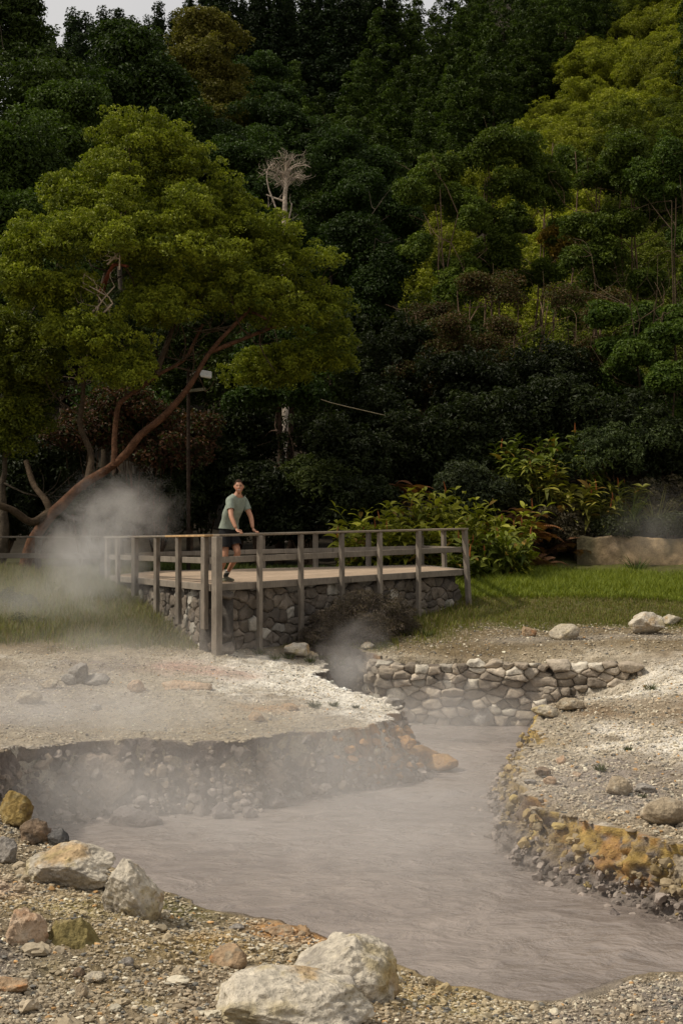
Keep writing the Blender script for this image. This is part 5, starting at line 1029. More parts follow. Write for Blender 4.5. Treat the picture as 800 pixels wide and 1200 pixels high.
# ---------------------------------------------------------------- the wooded hillside: prototypes, then copies
def proto_round(seed, w, h, cA, cB, leaf, nsub, nleaf):
    rng = np.random.default_rng(seed); lobes = [((0, 0, h * .62), (w * .42, w * .42, h * .36))]
    for k in range(7):
        a = k * .9 + rng.uniform(0, .6); r = w * rng.uniform(.18, .36); lobes.append(((r * math.cos(a), r * math.sin(a), h * rng.uniform(.45, .9)), (w * rng.uniform(.17, .26),) * 2 + (h * rng.uniform(.10, .17),)))
    return crown(lobes, nsub, w * .085, nleaf, leaf, rng, cA, cB, -.4, .8, .2, 0).mesh('crown', M['leaf'])
def proto_conifer(seed, w, h, cA, cB, leaf, tiers, nleaf, rounded=False):
    rng = np.random.default_rng(seed); lobes = []
    for k in range(tiers):
        f = k / (tiers - 1); rr = w / 2 * ((1 - f) ** 1.05 * .97 + .03) if not rounded else w / 2 * math.sqrt(max(.06, 1 - (2 * f - .75) ** 2 * .62)); m = max(2, int(6 * (1 - f) + 2))
        for j in range(m):
            a = j * 6.28 / m + k * 1.3 + rng.uniform(-.3, .3); q = rr * rng.uniform(.45, .75); lobes.append(((q * math.cos(a), q * math.sin(a), h * (.12 + .86 * f) + rng.uniform(-.02, .02) * h), (rr * .5, rr * .5, h / tiers * .75)))
    return crown(lobes, 8, w * .11, nleaf, leaf, rng, cA, cB, -.6, .75, .15, 0).mesh('crown', M['leaf'])
def hillside():
    rng = np.random.default_rng(77)
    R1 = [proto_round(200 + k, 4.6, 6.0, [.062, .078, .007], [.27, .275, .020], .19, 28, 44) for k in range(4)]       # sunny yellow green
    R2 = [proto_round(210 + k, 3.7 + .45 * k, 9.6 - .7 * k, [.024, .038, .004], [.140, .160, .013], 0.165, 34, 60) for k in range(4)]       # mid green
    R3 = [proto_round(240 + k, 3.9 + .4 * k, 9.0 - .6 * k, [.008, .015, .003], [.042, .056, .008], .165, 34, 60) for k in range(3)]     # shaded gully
    C1 = [proto_conifer(220 + k, 3.2, 12, [.012, .024, .004], [.062, .090, .011], .24, 11, 32, True) for k in range(4)]   # columns on the far slope
    C2 = [proto_conifer(230 + k, 4.6, 17, [.008, .016, .006], [.028, .042, .013], .28, 13, 24) for k in range(3)]        # pointed skyline conifers
    C2H = np.mean([mverts(m)[:, 2].max() for m in C2]); trunks = {}
    for nm, w, h in (('r', .22, 4), ('c', .2, 8)):
        V, Q = tube([(0, 0, -1.2), (.05, 0, h * .5), (0, .05, h)], [w, w * .8, w * .4], 7); trunks[nm] = np_mesh('trunk', V, Q, M['barkv'], True, np.tile([.06, .045, .03], (len(V), 1)))
    cand = []
    def spur(x, y):       # distance to the sunny crest, positive on its right (back) side
        cr = np.array([(4.0, 72), (6.5, 84), (9.5, 98), (17, 113), (26.5, 128), (40, 145)]); d = 1e9; s = 0
        for i in range(len(cr) - 1):
            a, b = cr[i], cr[i + 1]; t = np.clip(np.dot((x, y) - a, b - a) / np.dot(b - a, b - a), 0, 1); v = np.array((x, y)) - a - t * (b - a); q = np.linalg.norm(v)
            if q < d: d = q; s = np.sign((b - a)[0] * v[1] - (b - a)[1] * v[0])
        return d, s
    cell = {}
    def free(x, y, r):
        for i in range(-2, 3):
            for j in range(-2, 3):
                for (a, b, q) in cell.get((int(x // 4) + i, int(y // 4) + j), ()):
                    if (a - x) ** 2 + (b - y) ** 2 < ((r + q) / 2) ** 2: return False
        cell.setdefault((int(x // 4), int(y // 4)), []).append((x, y, r)); return True
    N = 26000; ys = 46 + (200 - 46) * rng.random(N) ** .75; xs = rng.uniform(-1, 1, N) * (.265 * ys + 5)
    nz = fbm(np.stack([xs, ys, xs * 0], 1), .06, 3, 5)
    for x, y, q in zip(xs, ys, nz):
        d, s = spur(x, y)
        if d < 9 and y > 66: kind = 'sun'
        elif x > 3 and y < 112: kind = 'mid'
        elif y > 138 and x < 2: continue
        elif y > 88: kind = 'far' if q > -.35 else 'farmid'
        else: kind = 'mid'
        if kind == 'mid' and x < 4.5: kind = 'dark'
        sp = {'sun': 2.5, 'mid': 2.8, 'dark': 3.0, 'sky': 3.6, 'far': 2.4, 'farmid': 3.2}[kind]
        if x < -3 and y > 158: continue
        if y > 185: continue
        if y < 58 and abs(x - 1) < 2: continue
        if free(x, y, sp): cand.append((y, x, kind))
    cand.sort(); zs = ground_z(np.array([c[1] for c in cand]), np.array([c[0] for c in cand]))
    # leave out trees that nearer crowns hide completely
    GW, GH = 200, 300; cov = np.zeros((GH, GW), bool); jj, ii = np.mgrid[0:GH, 0:GW]; cnt = {}
    cov[130:] = True
    kept = []; SZ = {'sun': .82, 'mid': .74, 'dark': .8, 'far': .95, 'farmid': .8}
    for (y, x, kind), z in zip(cand, zs):
        sc = rng.uniform(.8, 1.25) * SZ[kind]; h = {'sun': 6.0, 'mid': 7.0, 'dark': 7.0, 'sky': 17, 'far': 12, 'farmid': 7.0}[kind] * sc; w = {'sun': 4.6, 'mid': 5.0, 'dark': 5.0, 'sky': 4.6, 'far': 3.2, 'farmid': 5.0}[kind] * sc
        px = 400 + x / y * F; p1 = HOR - (z + h - EYE) / y * F; p0 = HOR - (z + h * .35 - EYE) / y * F; hw = w * .42 / y * F
        m = (((ii - px / 4) / max(hw / 4, .7)) ** 2 + ((jj - (p0 + p1) / 8) / max((p0 - p1) / 8, .7)) ** 2) < 1
        n = m.sum(); outside = px < -60 or px > 860 or p0 < -40
        if outside: 
            if px < -200 or px > 1000 or y > 120: continue
        elif n and (m & ~cov).sum() < .14 * n: continue
        if not outside: cov |= (((ii - px / 4) / max(hw * .85 / 4, .6)) ** 2 + ((jj - (p0 + p1) / 8) / max((p0 - p1) * .85 / 8, .6)) ** 2) < 1
        kept.append((y, x, z, kind, sc)); cnt[kind] = cnt.get(kind, 0) + 1
    print('hillside', len(cand), len(kept), cnt)
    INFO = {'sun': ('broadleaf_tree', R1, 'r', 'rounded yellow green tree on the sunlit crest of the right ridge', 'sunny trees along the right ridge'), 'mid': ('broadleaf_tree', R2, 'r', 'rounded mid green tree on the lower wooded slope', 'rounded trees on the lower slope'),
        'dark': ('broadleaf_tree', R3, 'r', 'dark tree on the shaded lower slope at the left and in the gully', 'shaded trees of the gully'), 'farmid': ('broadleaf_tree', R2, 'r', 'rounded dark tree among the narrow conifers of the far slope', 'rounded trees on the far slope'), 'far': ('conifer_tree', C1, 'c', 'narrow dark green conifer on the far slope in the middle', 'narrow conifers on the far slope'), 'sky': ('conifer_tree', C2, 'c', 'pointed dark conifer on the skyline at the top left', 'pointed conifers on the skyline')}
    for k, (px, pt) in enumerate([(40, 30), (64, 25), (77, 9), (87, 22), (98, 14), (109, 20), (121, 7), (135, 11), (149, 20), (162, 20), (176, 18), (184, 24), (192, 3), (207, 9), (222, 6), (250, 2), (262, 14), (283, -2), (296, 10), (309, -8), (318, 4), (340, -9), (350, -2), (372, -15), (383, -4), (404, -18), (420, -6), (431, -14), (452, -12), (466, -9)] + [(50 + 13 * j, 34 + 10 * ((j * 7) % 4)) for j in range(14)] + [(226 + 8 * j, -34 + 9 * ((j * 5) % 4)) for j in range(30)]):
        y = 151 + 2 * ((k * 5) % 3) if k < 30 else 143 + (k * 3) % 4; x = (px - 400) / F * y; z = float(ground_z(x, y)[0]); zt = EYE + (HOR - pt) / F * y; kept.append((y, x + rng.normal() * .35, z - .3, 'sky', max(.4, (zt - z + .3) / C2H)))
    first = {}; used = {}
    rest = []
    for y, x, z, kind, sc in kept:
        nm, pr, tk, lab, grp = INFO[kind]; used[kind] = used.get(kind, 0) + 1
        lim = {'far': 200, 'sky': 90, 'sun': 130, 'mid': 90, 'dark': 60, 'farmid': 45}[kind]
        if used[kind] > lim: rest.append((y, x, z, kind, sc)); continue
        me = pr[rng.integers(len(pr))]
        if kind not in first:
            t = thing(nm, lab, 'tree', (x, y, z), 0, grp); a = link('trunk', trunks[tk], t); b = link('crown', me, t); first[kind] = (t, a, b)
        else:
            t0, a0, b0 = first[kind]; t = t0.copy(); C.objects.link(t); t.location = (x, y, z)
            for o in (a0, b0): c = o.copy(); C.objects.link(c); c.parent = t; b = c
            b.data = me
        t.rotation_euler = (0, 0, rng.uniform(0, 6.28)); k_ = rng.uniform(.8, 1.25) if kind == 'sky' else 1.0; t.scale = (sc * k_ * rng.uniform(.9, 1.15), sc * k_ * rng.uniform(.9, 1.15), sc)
    if rest:
        mb = MB()
        for y, x, z, kind, sc in rest:
            me = INFO[kind][1][rng.integers(len(INFO[kind][1]))]; V = mverts(me) * sc
            a = rng.uniform(0, 6.28); ca, sa = math.cos(a), math.sin(a); V = np.stack([V[:, 0] * ca - V[:, 1] * sa + x, V[:, 0] * sa + V[:, 1] * ca + y, V[:, 2] + z], 1)
            li = np.empty(len(me.loops), np.int32); me.loops.foreach_get('vertex_index', li); ls = np.empty(len(me.polygons), np.int32); me.polygons.foreach_get('loop_total', ls)
            kc = np.empty(len(V) * 4, np.float32); me.color_attributes['Col'].data.foreach_get('color', kc); kc = kc.reshape(-1, 4)[:, :3]
            st = np.concatenate([[0], np.cumsum(ls)[:-1]]); q = li[st[ls == 4][:, None] + np.arange(4)]; tr = li[st[ls == 3][:, None] + np.arange(3)]
            mb.add(V, q, tr, kc)
        o = link('distant_woods', mb.mesh('distant_woods', M['leaf'])); tag(o, 'mass of small far trees closing the upper slope', None, None, 'stuff')
# ---------------------------------------------------------------- undergrowth and small plants
def shrub(label, px, py, rx, ry, d, rng, cA, cB, leaf=.1, nsub=40, nleaf=60, rsub=.25, group=None, name='shrub', cC=None, warm=0, lob=5, core=0):
    b = np.array([(px - 400) / F * d, d, 0]); b[2] = gz(b[0], d)
    L = [(W(px + rng.uniform(-.55, .55) * rx, py + rng.uniform(-.5, .6) * ry, d + rng.uniform(-.4, .4)), tuple(np.array([rx * .6, rx * .55, ry * .55]) / F * d * rng.uniform(.7, 1.1))) for _ in range(lob)]
    t = thing(name, label, 'shrub', b, 0, group); TI = Matrix.Translation(-Vector(b)); mb = MB()
    for c, r in L: limbs(mb, [b, lerp(b, c, .5) + rng.normal(size=3) * .08, c], .03, .012, 8, 6, [.09, .06, .04])
    o = link('stems', mb.mesh('stems', M['barkv'], True), t); o.matrix_parent_inverse = TI
    o = link('foliage', crown(L, nsub, rsub, nleaf, leaf, rng, cA, cB, -.6, .8, .3, core, cC, warm=warm, stray=.3).mesh('foliage', M['leaf']), t); o.matrix_parent_inverse = TI
    return t
def blade_leaf(mb, base, d, L, wd, col, bend, rng, roll=None, n=6):
    """one long pointed leaf starting at base in direction d, arching down by bend; creased along the middle"""
    d = unit(np.asarray(d, float)); s = np.cross(d, (0, 0, 1.0)); s = unit(s + rng.normal(size=3) * .3); s = unit(s - d * np.dot(s, d)); nn = np.cross(s, d)
    f = np.linspace(0, 1, n); P = base + d * (f * L)[:, None] + np.array([0, 0, -1.0]) * (bend * L * f ** 2)[:, None]
    w = wd / 2 * np.sin(np.pi * np.clip(f * .96 + .04, 0, 1) ** .8) ; w[-1] = .001; w[0] = wd * .08
    wave = nn * (.06 * wd * np.sin(f * 9 + rng.uniform(0, 6)))[:, None]
    l = P + s * w[:, None] + nn * (w * .35)[:, None] + wave; r = P - s * w[:, None] + nn * (w * .35)[:, None] - wave
    V = np.concatenate([l, P, r]); k = np.arange(n - 1); Q = np.concatenate([np.stack([k, k + 1, n + k + 1, n + k], 1), np.stack([n + k, n + k + 1, 2 * n + k + 1, 2 * n + k], 1)])
    edge = np.array(col)[None] * np.concatenate([1.12 + 0 * f, .85 + 0 * f, 1.0 + 0 * f])[:, None]; mb.add(V, Q, None, edge)
def ginger(px, py, d, h, nst, spread, label, rng, tone, group='ginger lily clumps around the deck', red=.10):
    b = np.array([(px - 400) / F * d, d, 0]); b[2] = gz(b[0], d) if py is None else W(px, py, d)[2]
    t = thing('ginger_plant', label, 'plant', b, 0, group); TI = Matrix.Translation(-Vector(b)); st = MB(); lf = MB(); fl = []
    for k in range(nst):
        a = rng.uniform(0, 6.28); r = rng.uniform(.05, 1) ** .6 * spread; hh = h * rng.uniform(.7, 1.1); s = b + (r * .5 * math.cos(a), r * .5 * math.sin(a), -.05); lean = np.array([math.cos(a), math.sin(a) - .35, 0]) * rng.uniform(.15, .5) * hh * .8
        P = spline([s, s + (0, 0, hh * .5) + lean * .2, s + (0, 0, hh * .95) + lean], 9); V, Q = tube(P, np.linspace(.016, .007, 9), 5); st.add(V, Q, None, [.10, .12, .03]); ph = rng.uniform(0, 6.28)
        for i in range(2, 9):
            for rep in range(2):
                sd = 1 if (i + rep) % 2 else -1; u = np.array([math.cos(ph), math.sin(ph), 0]) * sd + rng.normal(size=3) * .25; u[2] += .55 + .1 * (i - 5); L = rng.uniform(.32, .54) * (1.0 if i < 8 else .8)
                y = rng.random(); c = lerp(np.array(tone[0]), np.array(tone[1]), np.clip(y * .8 + .25 * (i > 6), 0, 1)); 
                if rng.random() < .06: c = np.array([.24, .15, .03])
                blade_leaf(lf, P[i], u, L, L * rng.uniform(.22, .30), c * rng.uniform(.8, 1.15), rng.uniform(.25, .75), rng)
        if rng.random() < red:
            p = P[-1]; V, Q = tube(spline([p, p + (0, 0, .12), p + rng.normal(size=3) * .03 + (0, 0, .26)], 6), [.012, .024, .02, .018, .014, .005], 6); fl.append((V, Q, np.array([.30, .10, .03]) * rng.uniform(.7, 1.2)))
    for nm, m in (('stems', st), ('leaves', lf)):
        if m.n: o = link(nm, m.mesh(nm, M['leaf'], True), t); o.matrix_parent_inverse = TI
    for V, Q, c in fl:
        k = MB(); k.add(V, Q, None, c); o = link('flower_spike', k.mesh('flower_spike', M['leaf'], True), t); o.matrix_parent_inverse = TI
def fern(px, py, d, h, nfr, label, rng, col, group='dry brown ferns on the bank'):
    b = W(px, py, d); t = thing('fern', label, 'fern', b, 0, group); TI = Matrix.Translation(-Vector(b)); mb = MB()
    for k in range(nfr):
        a = rng.uniform(0, 6.28); L = h * rng.uniform(.6, 1.1); u = np.array([math.cos(a), math.sin(a) - .2, rng.uniform(.2, 1.1)]); u = unit(u); s = unit(np.cross(u, (0, 0, 1.0))); c = np.array(col) * rng.uniform(.6, 1.3); o = b + rng.normal(size=3) * (.18, .15, .1)
        for i in range(16):
            f = i / 15; p = o + u * L * f + np.array([0, 0, -1]) * .65 * L * f * f; l = L * .30 * math.sin(math.pi * min(1, f * .85 + .12))
            for sg in (-1, 1):
                e = p + s * sg * l + u * l * .3 + (0, 0, -l * .35); w = u * .012; mb.add([p - w, p + w, lerp(p, e, .6) + w * 1.5, e, lerp(p, e, .6) - w * 1.5], None, [[0, 1, 2], [0, 2, 4], [4, 2, 3]], c * rng.uniform(.8, 1.2))
    o = link('fronds', mb.mesh('fronds', M['leaf']), t); o.matrix_parent_inverse = TI
def tussock(name, label, cat, px, py, d, h, n, wd, rng, cA, cB, spread, bend=.6, group=None, z=None):
    b = W(px, py, d)
    if z is None: b[2] = gz(b[0], d) - .01
    mb = MB()
    for k in range(n):
        a = rng.uniform(0, 6.28); u = np.array([math.cos(a) * .5, math.sin(a) * .5, rng.uniform(.6, 1.3)]); s = b + np.array([math.cos(a), math.sin(a), 0]) * spread * rng.random() * .4; blade_leaf(mb, s, u, h * rng.uniform(.5, 1.1), wd, lerp(np.array(cA), np.array(cB), rng.random()), bend * rng.uniform(.2, 1.2), rng, n=5)
    me = mb.mesh(name, M['leaf'], True); V = mverts(me) - b; me.vertices.foreach_set('co', V.astype(np.float32).ravel()); o = link(name, me, None, b); tag(o, label, cat, group); return o
def grass(name, label, n, x0, x1, y0, y1, hfun, cfun, seed, wd=.008, dens=None):
    rng = np.random.default_rng(seed); x = rng.uniform(x0, x1, n); y = rng.uniform(y0, y1, n); z, d, w = ground_z(x, y, True); g = grass_mask(x, y); g2 = g * (dens(x, y) if dens else 1)
    from_deck = poly_sd(x, y, np.array([A_, B_, D_, E_, C_])) > .05
    k = (rng.random(n) < g2) & (d > w) & from_deck; x, y, z, g = x[k], y[k], z[k], g[k]; m = len(x); P = np.stack([x, y, z - .01], 1)
    h = hfun(x, y, rng) * (.5 + .5 * g); a = rng.uniform(0, 6.28, m); lean = np.stack([np.cos(a), np.sin(a), 0 * a], 1) * (h * rng.uniform(.15, .75, m))[:, None]; s = np.stack([-np.sin(a), np.cos(a), 0 * a], 1) * (wd / 2 * rng.uniform(.7, 1.4, m))[:, None]
    up = np.array([0, 0, 1.0]) * h[:, None]; mid = P + up * .6 + lean * .3; tip = P + up * .95 + lean
    V = np.stack([P - s, P + s, mid + s * .8, mid - s * .8, tip], 1).reshape(-1, 3); k5 = np.arange(m)[:, None] * 5; Q = k5 + np.array([0, 1, 2, 3]); T = k5 + np.array([3, 2, 4]); c = cfun(x, y, rng)
    o = link(name, np_mesh(name, V, [Q, T], M['grass'], False, np.repeat(c, 5, 0))); tag(o, label, None, None, 'stuff')
def small_plants():
    rng = np.random.default_rng(31)
    DK = ([.006, .010, .003], [.024, .032, .008])
    SH = [(300, 590, 46, 42, 36.5), (395, 540, 60, 46, 37.5), (440, 500, 50, 50, 39), (360, 600, 46, 36, 36.5), (480, 540, 50, 50, 38.5), (540, 520, 50, 46, 38.5), (600, 500, 50, 40, 39), (660, 490, 60, 50, 39), (720, 500, 50, 50, 38.5), (780, 540, 50, 50, 38), (240, 560, 40, 60, 37.5), (185, 590, 50, 46, 36.5), (110, 600, 50, 40, 36), (40, 560, 60, 50, 36), (280, 520, 40, 50, 39.5), (420, 590, 36, 30, 36), (5, 610, 40, 40, 35.5), (560, 450, 60, 40, 42), (460, 430, 50, 50, 45), (640, 450, 50, 46, 41)]
    places = ['behind the person', 'right of the pair of trunks', 'under the cable', 'behind the middle of the deck', 'above the left end of the ginger', 'above the middle of the ginger', 'above the brown ferns', 'above the yellow leaved ginger', 'above the tussock of long grass', 'at the right edge above the tan wall', 'below the floodlight', 'behind the plume of steam', 'behind the foot of the leaning tree', 'below the rounded tree at the left edge', 'left of the pair of trunks, deep in the gloom', 'at the left end of the ginger, behind the rail', 'at the left edge behind the wooden fence', 'under the half bare trees', 'at the foot of the gully', 'under the curved red branch']
    for (px, py, rx, ry, d), pc in zip(SH, places): shrub('dark leafy shrub ' + pc, px, py, rx, ry, d, rng, *DK, .13, 30, 44, .26, lob=9)
    for px, py, rx, ry, d, lab in ((160, 470, 50, 34, 36, 'red brown leaved shrub right of the leaning trunk, upper one'), (95, 500, 46, 30, 35.5, 'red brown leaved shrub behind the steam at the left'), (225, 515, 36, 26, 36.5, 'red brown leaved shrub behind the floodlight pole'), (185, 530, 50, 30, 36, 'red brown leaved shrub just above the steam')):
        shrub(lab, px, py, rx, ry, d, rng, [.040, .018, .012], [.115, .055, .028], .11, 30, 40, .25, cC=[.05, .06, .02], warm=.35)
    shrub('olive green shrub behind the deck at the right of the trunks', 365, 560, 36, 26, 36.2, rng, [.02, .03, .008], [.06, .075, .016], .11, 40, 50, .25)
    shrub('grey green feathery shrub above the left of the ginger', 552, 562, 36, 30, 36.6, rng, [.03, .04, .02], [.075, .09, .04], .10, 36, 46, .2)
    shrub('grey green arching shrub at the right edge above the long grass', 735, 530, 60, 34, 37.6, rng, [.022, .034, .012], [.065, .085, .026], .10, 56, 60, .25)
    for px, py, rx, ry, d, pc, c in ((612, 592, 40, 30, 37.3, 'above the brown ferns', 0), (705, 592, 40, 24, 37.6, 'between the yellow edged ginger and the long grass', 0), (790, 596, 50, 30, 37.6, 'at the right edge on top of the tan wall', 1), (650, 618, 34, 24, 37.0, 'at the left end of the tan wall', 1), (570, 590, 40, 30, 37.4, 'just above the ginger right of the deck', 0), (745, 575, 50, 24, 38, 'behind the long grass', 1), (722, 618, 20, 7, 36.5, 'hanging over the top of the tan wall, left one', 0), (786, 614, 22, 7, 36.5, 'hanging over the top of the tan wall, right one', 0)):
        shrub('low tangled shrub ' + pc, px, py, rx, ry, d, rng, [.014, .018, .006] if c == 0 else [.035, .028, .016], [.05, .058, .014] if c == 0 else [.09, .075, .04], .10, 40, 46, .2, lob=9)
    YG = ([.13, .15, .014], [.41, .40, .048]); MG = ([.05, .075, .012], [.17, .20, .03])
    GP = [(418, 34.4, 1.25, 16, .8), (445, 34.7, 1.6, 18, .9), (472, 34.6, 1.7, 20, .9), (500, 34.8, 1.9, 20, .9), (528, 34.6, 2.0, 20, 1.0), (552, 34.2, 1.8, 20, .9), (575, 33.6, 1.55, 20, .9), (570, 32.6, 1.0, 16, .8), (600, 33.4, .8, 14, .7), (548, 32.0, .75, 12, .6), (595, 35.2, 1.7, 14, .8), (486, 33.7, 1.3, 18, .9), (515, 33.6, 1.35, 18, .9), (432, 33.9, 1.1, 14, .8), (588, 32.9, 1.1, 16, .8)]
    gl = ['leftmost bright ginger lily clump behind the rail, with red tips', 'bright ginger lily clump behind the rail, second from the left', 'bright ginger lily clump behind the rail, third from the left', 'bright ginger lily clump behind the rail, fourth from the left', 'tallest bright ginger lily clump near the right end of the rail', 'bright ginger lily clump just beyond the end post of the deck', 'bright ginger lily clump right of the deck, reaching out over the grass', 'ginger lily clump drooping to the grass beside the end post', 'low ginger lily clump farthest out on the grass right of the deck', 'small ginger lily clump at the foot of the end post', 'ginger lily clump behind the others, beside the brown ferns', 'shorter ginger lily clump pressed against the back rail, middle one', 'shorter ginger lily clump pressed against the back rail, right one', 'shorter ginger lily clump pressed against the back rail, left one', 'ginger lily clump with long yellow green leaves, between the end post and the grass']
    for (px, d, h, n, sp), lab in zip(GP, gl): ginger(px, None, d, h, n, sp, lab, rng, YG if d > 33 else ([.06, .085, .012], [.20, .22, .03]))
    for px, py, d, h, n, sp, tone, lab in ((672, 612, 36.6, 1.0, 13, .6, ([.12, .12, .02], [.36, .32, .06]), 'yellow edged ginger lily clump above the left end of the tan wall'), (700, 620, 36.6, .75, 9, .5, ([.12, .12, .02], [.33, .30, .06]), 'small yellow ginger lily clump hanging over the tan wall'), (628, 570, 37.4, 1.0, 10, .6, MG, 'green ginger lily clump with one red spike above the brown ferns'), (735, 605, 36.9, .9, 10, .6, ([.10, .11, .016], [.30, .29, .05]), 'yellow green ginger lily clump left of the long grass tussock'), (640, 588, 36.9, 1.0, 12, .6, ([.10, .11, .016], [.33, .31, .05]), 'yellow green ginger lily clump rising out of the brown ferns'), (612, 575, 37.2, 1.1, 12, .7, ([.07, .09, .014], [.24, .26, .04]), 'green ginger lily clump above the ginger beside the end post'), (700, 575, 37.5, 1.1, 10, .6, MG, 'green ginger lily clump in the shade above the tan wall'), (590, 560, 37.6, 1.1, 9, .6, MG, 'green ginger lily clump on the dark bank above the deck end'), (650, 560, 37.8, 1.2, 9, .6, MG, 'green ginger lily clump in the shade above the yellow edged one')):
        ginger(px, py, d, h, n, sp, lab, rng, tone, 'ginger lilies on the upper bank', .15)
    for i, (px, py, d, h, n, c) in enumerate(((612, 610, 36.4, .75, 44, [.19, .095, .042]), (630, 625, 36.2, .8, 44, [.24, .11, .045]), (668, 640, 36.3, .6, 26, [.19, .10, .05]), (625, 660, 35.7, .75, 40, [.21, .11, .055]), (600, 640, 35.9, .6, 30, [.18, .09, .045]), (445, 585, 36.6, .8, 40, [.16, .07, .03]), (475, 575, 37, .7, 36, [.15, .065, .03]), (655, 600, 36.8, .6, 30, [.19, .10, .045]))):
        fern(px, py, d, h, n, ['dry brown fern at the top of the brown patch left of the tan wall', 'reddest dry fern in the middle of the brown patch left of the tan wall', 'dry brown fern hanging over the left end of the tan wall', 'dry brown fern spilling onto the grass below the brown patch', 'dry brown fern beside the ginger lilies, at the left of the brown patch', 'rusty fern behind the left end of the ginger lilies', 'rusty fern behind the ginger lilies, right one of two', 'dry brown fern under the yellow edged ginger lilies'][i], rng, c)
    tussock('tall_grass', 'tussock of long arching green grass above the tan wall', 'grass tussock', 735, 618, 36.8, 1.5, 150, .022, rng, [.05, .075, .015], [.13, .16, .035], .8, .8, z=1)
    tussock('tall_grass', 'tussock of pale dry grass right of the long green tussock', 'grass tussock', 768, 618, 36.7, 1.5, 110, .018, rng, [.14, .13, .05], [.27, .25, .11], .5, .55, z=1)
    tussock('tall_grass', 'small green tussock growing before the tan wall', 'grass tussock', 745, 668, 35.6, .6, 60, .02, rng, [.04, .07, .012], [.09, .13, .02], .6, .5)
    # heather bush in front of the deck
    b = np.array([.15, 25.5, gz(.15, 25.5)]); t = thing('heather_bush', 'brown grey twiggy heather bush in front of the stone base of the deck', 'bush', b); TI = Matrix.Translation(-Vector(b)); L = [(W(px, py, d), (rx / F * d, rx / F * d * .8, ry / F * d)) for px, py, rx, ry, d in ((425, 718, 32, 20, 25.6), (398, 735, 30, 20, 25.2), (450, 722, 26, 22, 25.9), (380, 748, 22, 14, 24.9), (430, 742, 34, 16, 25.2), (468, 735, 18, 20, 26), (410, 722, 22, 16, 25.6))]
    mb = MB()
    for k in range(420):
        c, r = L[rng.integers(len(L))]; e = c + sphere_dirs(1, rng)[0] * np.array(r) * rng.uniform(.5, 1.12); s = b + np.array([(e[0] - b[0]) * .55, (e[1] - b[1]) * .5, -.05 + .02 * rng.random()]); s[2] = gz(s[0], s[1]) if k % 6 == 0 else s[2] + .1; P = limbs(mb, [s, lerp(s, e, .6) + rng.normal(size=3) * .04, e], .008, .004, 5, 4, np.array([.13, .10, .085]) * rng.uniform(.6, 1.4))
    o = link('twigs', mb.mesh('twigs', M['barkv'], True), t); o.matrix_parent_inverse = TI
    o = link('foliage', crown(L, 80, .12, 46, .035, rng, [.055, .045, .035], [.15, .115, .085], -.7, .9, .3, 0, [.075, .085, .03], .18).mesh('foliage', M['leaf']), t); o.matrix_parent_inverse = TI
    # tufts on the bare banks
    for px, py, d, h, lab in ((368, 838, 19.2, .16, 'dark green tuft on the white crust of the left bank, left one of three'), (391, 834, 19.4, .13, 'dark green tuft on the white crust of the left bank, middle one of three'), (417, 833, 19.2, .09, 'flat green tuft on the white crust of the left bank, right one of three'), (702, 920, 15.4, .14, 'dark green tuft beside the rounded tan boulder on the right bank'), (762, 818, 20.8, .2, 'green tuft at the right end of the stone wall'), (735, 890, 16.8, .10, 'thin green tuft in the middle of the right bank'), (752, 938, 13.9, .08, 'tiny tuft left of the large tan boulder'), (338, 771, 24.0, .2, 'grass tuft left of the white lumpy rock'), (322, 776, 23.8, .2, 'grass tuft at the foot of the corner post'), (364, 778, 23.9, .22, 'yellow green tuft right of the white lumpy rock'), (305, 770, 24.0, .22, 'grass tuft close to the corner post at its right'), (500, 765, 25.6, .25, 'dark tuft above the left end of the stone wall'), (480, 755, 25.8, .25, 'dark tuft right of the heather bush'), (122, 765, 24.5, .22, 'grass tuft in front of the left grass, near the rock cluster')):
        tussock('grass_tuft', lab, 'grass tuft', px, py, d, h, 90, .007, rng, [.035, .045, .012], [.10, .115, .03], h * .9, .5)
    for px, py, rx, ry, d, lab in ((30, 745, 34, 26, 26.5, 'low dark shrub in the steam at the left edge of the grass'), (108, 762, 16, 10, 25, 'low dark shrub at the front edge of the left grass'), (5, 720, 30, 26, 27.5, 'low shrub cut by the left edge above the bank')): shrub(lab, px, py, rx, ry, d, rng, [.04, .045, .02], [.10, .105, .045], .05, 50, 50, .12)
    # turf and long grass
    GL = lambda x, y, r: lerp(np.array([.07, .092, .013]), np.array([.19, .19, .032]), r.random((len(x), 1))) * (.8 + .4 * (fbm(np.stack([x, y, x * 0], 1), .9, 3, 4)[:, None] + .5))
    DRY = lambda x, y, r: np.where((r.random((len(x), 1)) < .35), np.array([.20, .16, .07]), GL(x, y, r))
    grass('grass', 'shaggy grass on the slope left of the deck', 90000, -9.5, -1.6, 23.8, 32, lambda x, y, r: r.uniform(.07, .28, len(x)) * (1 + .5 * sstep(25, 28, y)), DRY, 1, .011)
    grass('grass', 'grass along the front of the deck', 14000, -2.2, 2.6, 24.2, 29, lambda x, y, r: r.uniform(.06, .22, len(x)), DRY, 2, .010)
    grass('grass', 'short turf right of the deck', 60000, .8, 10, 26, 32, lambda x, y, r: r.uniform(.03, .10, len(x)) * (1 + .6 * sstep(29, 31.5, y)), DRY, 3, .010)
    grass('grass', 'tall bright green grass below the tan wall', 90000, 2.2, 11.5, 29.8, 34.6, lambda x, y, r: r.uniform(.12, .34, len(x)) * (.55 + .45 * sstep(30, 31.5, y)), lambda x, y, r: lerp(np.array([.095, .135, .012]), np.array([.23, .26, .026]), r.random((len(x), 1))), 4, .012)
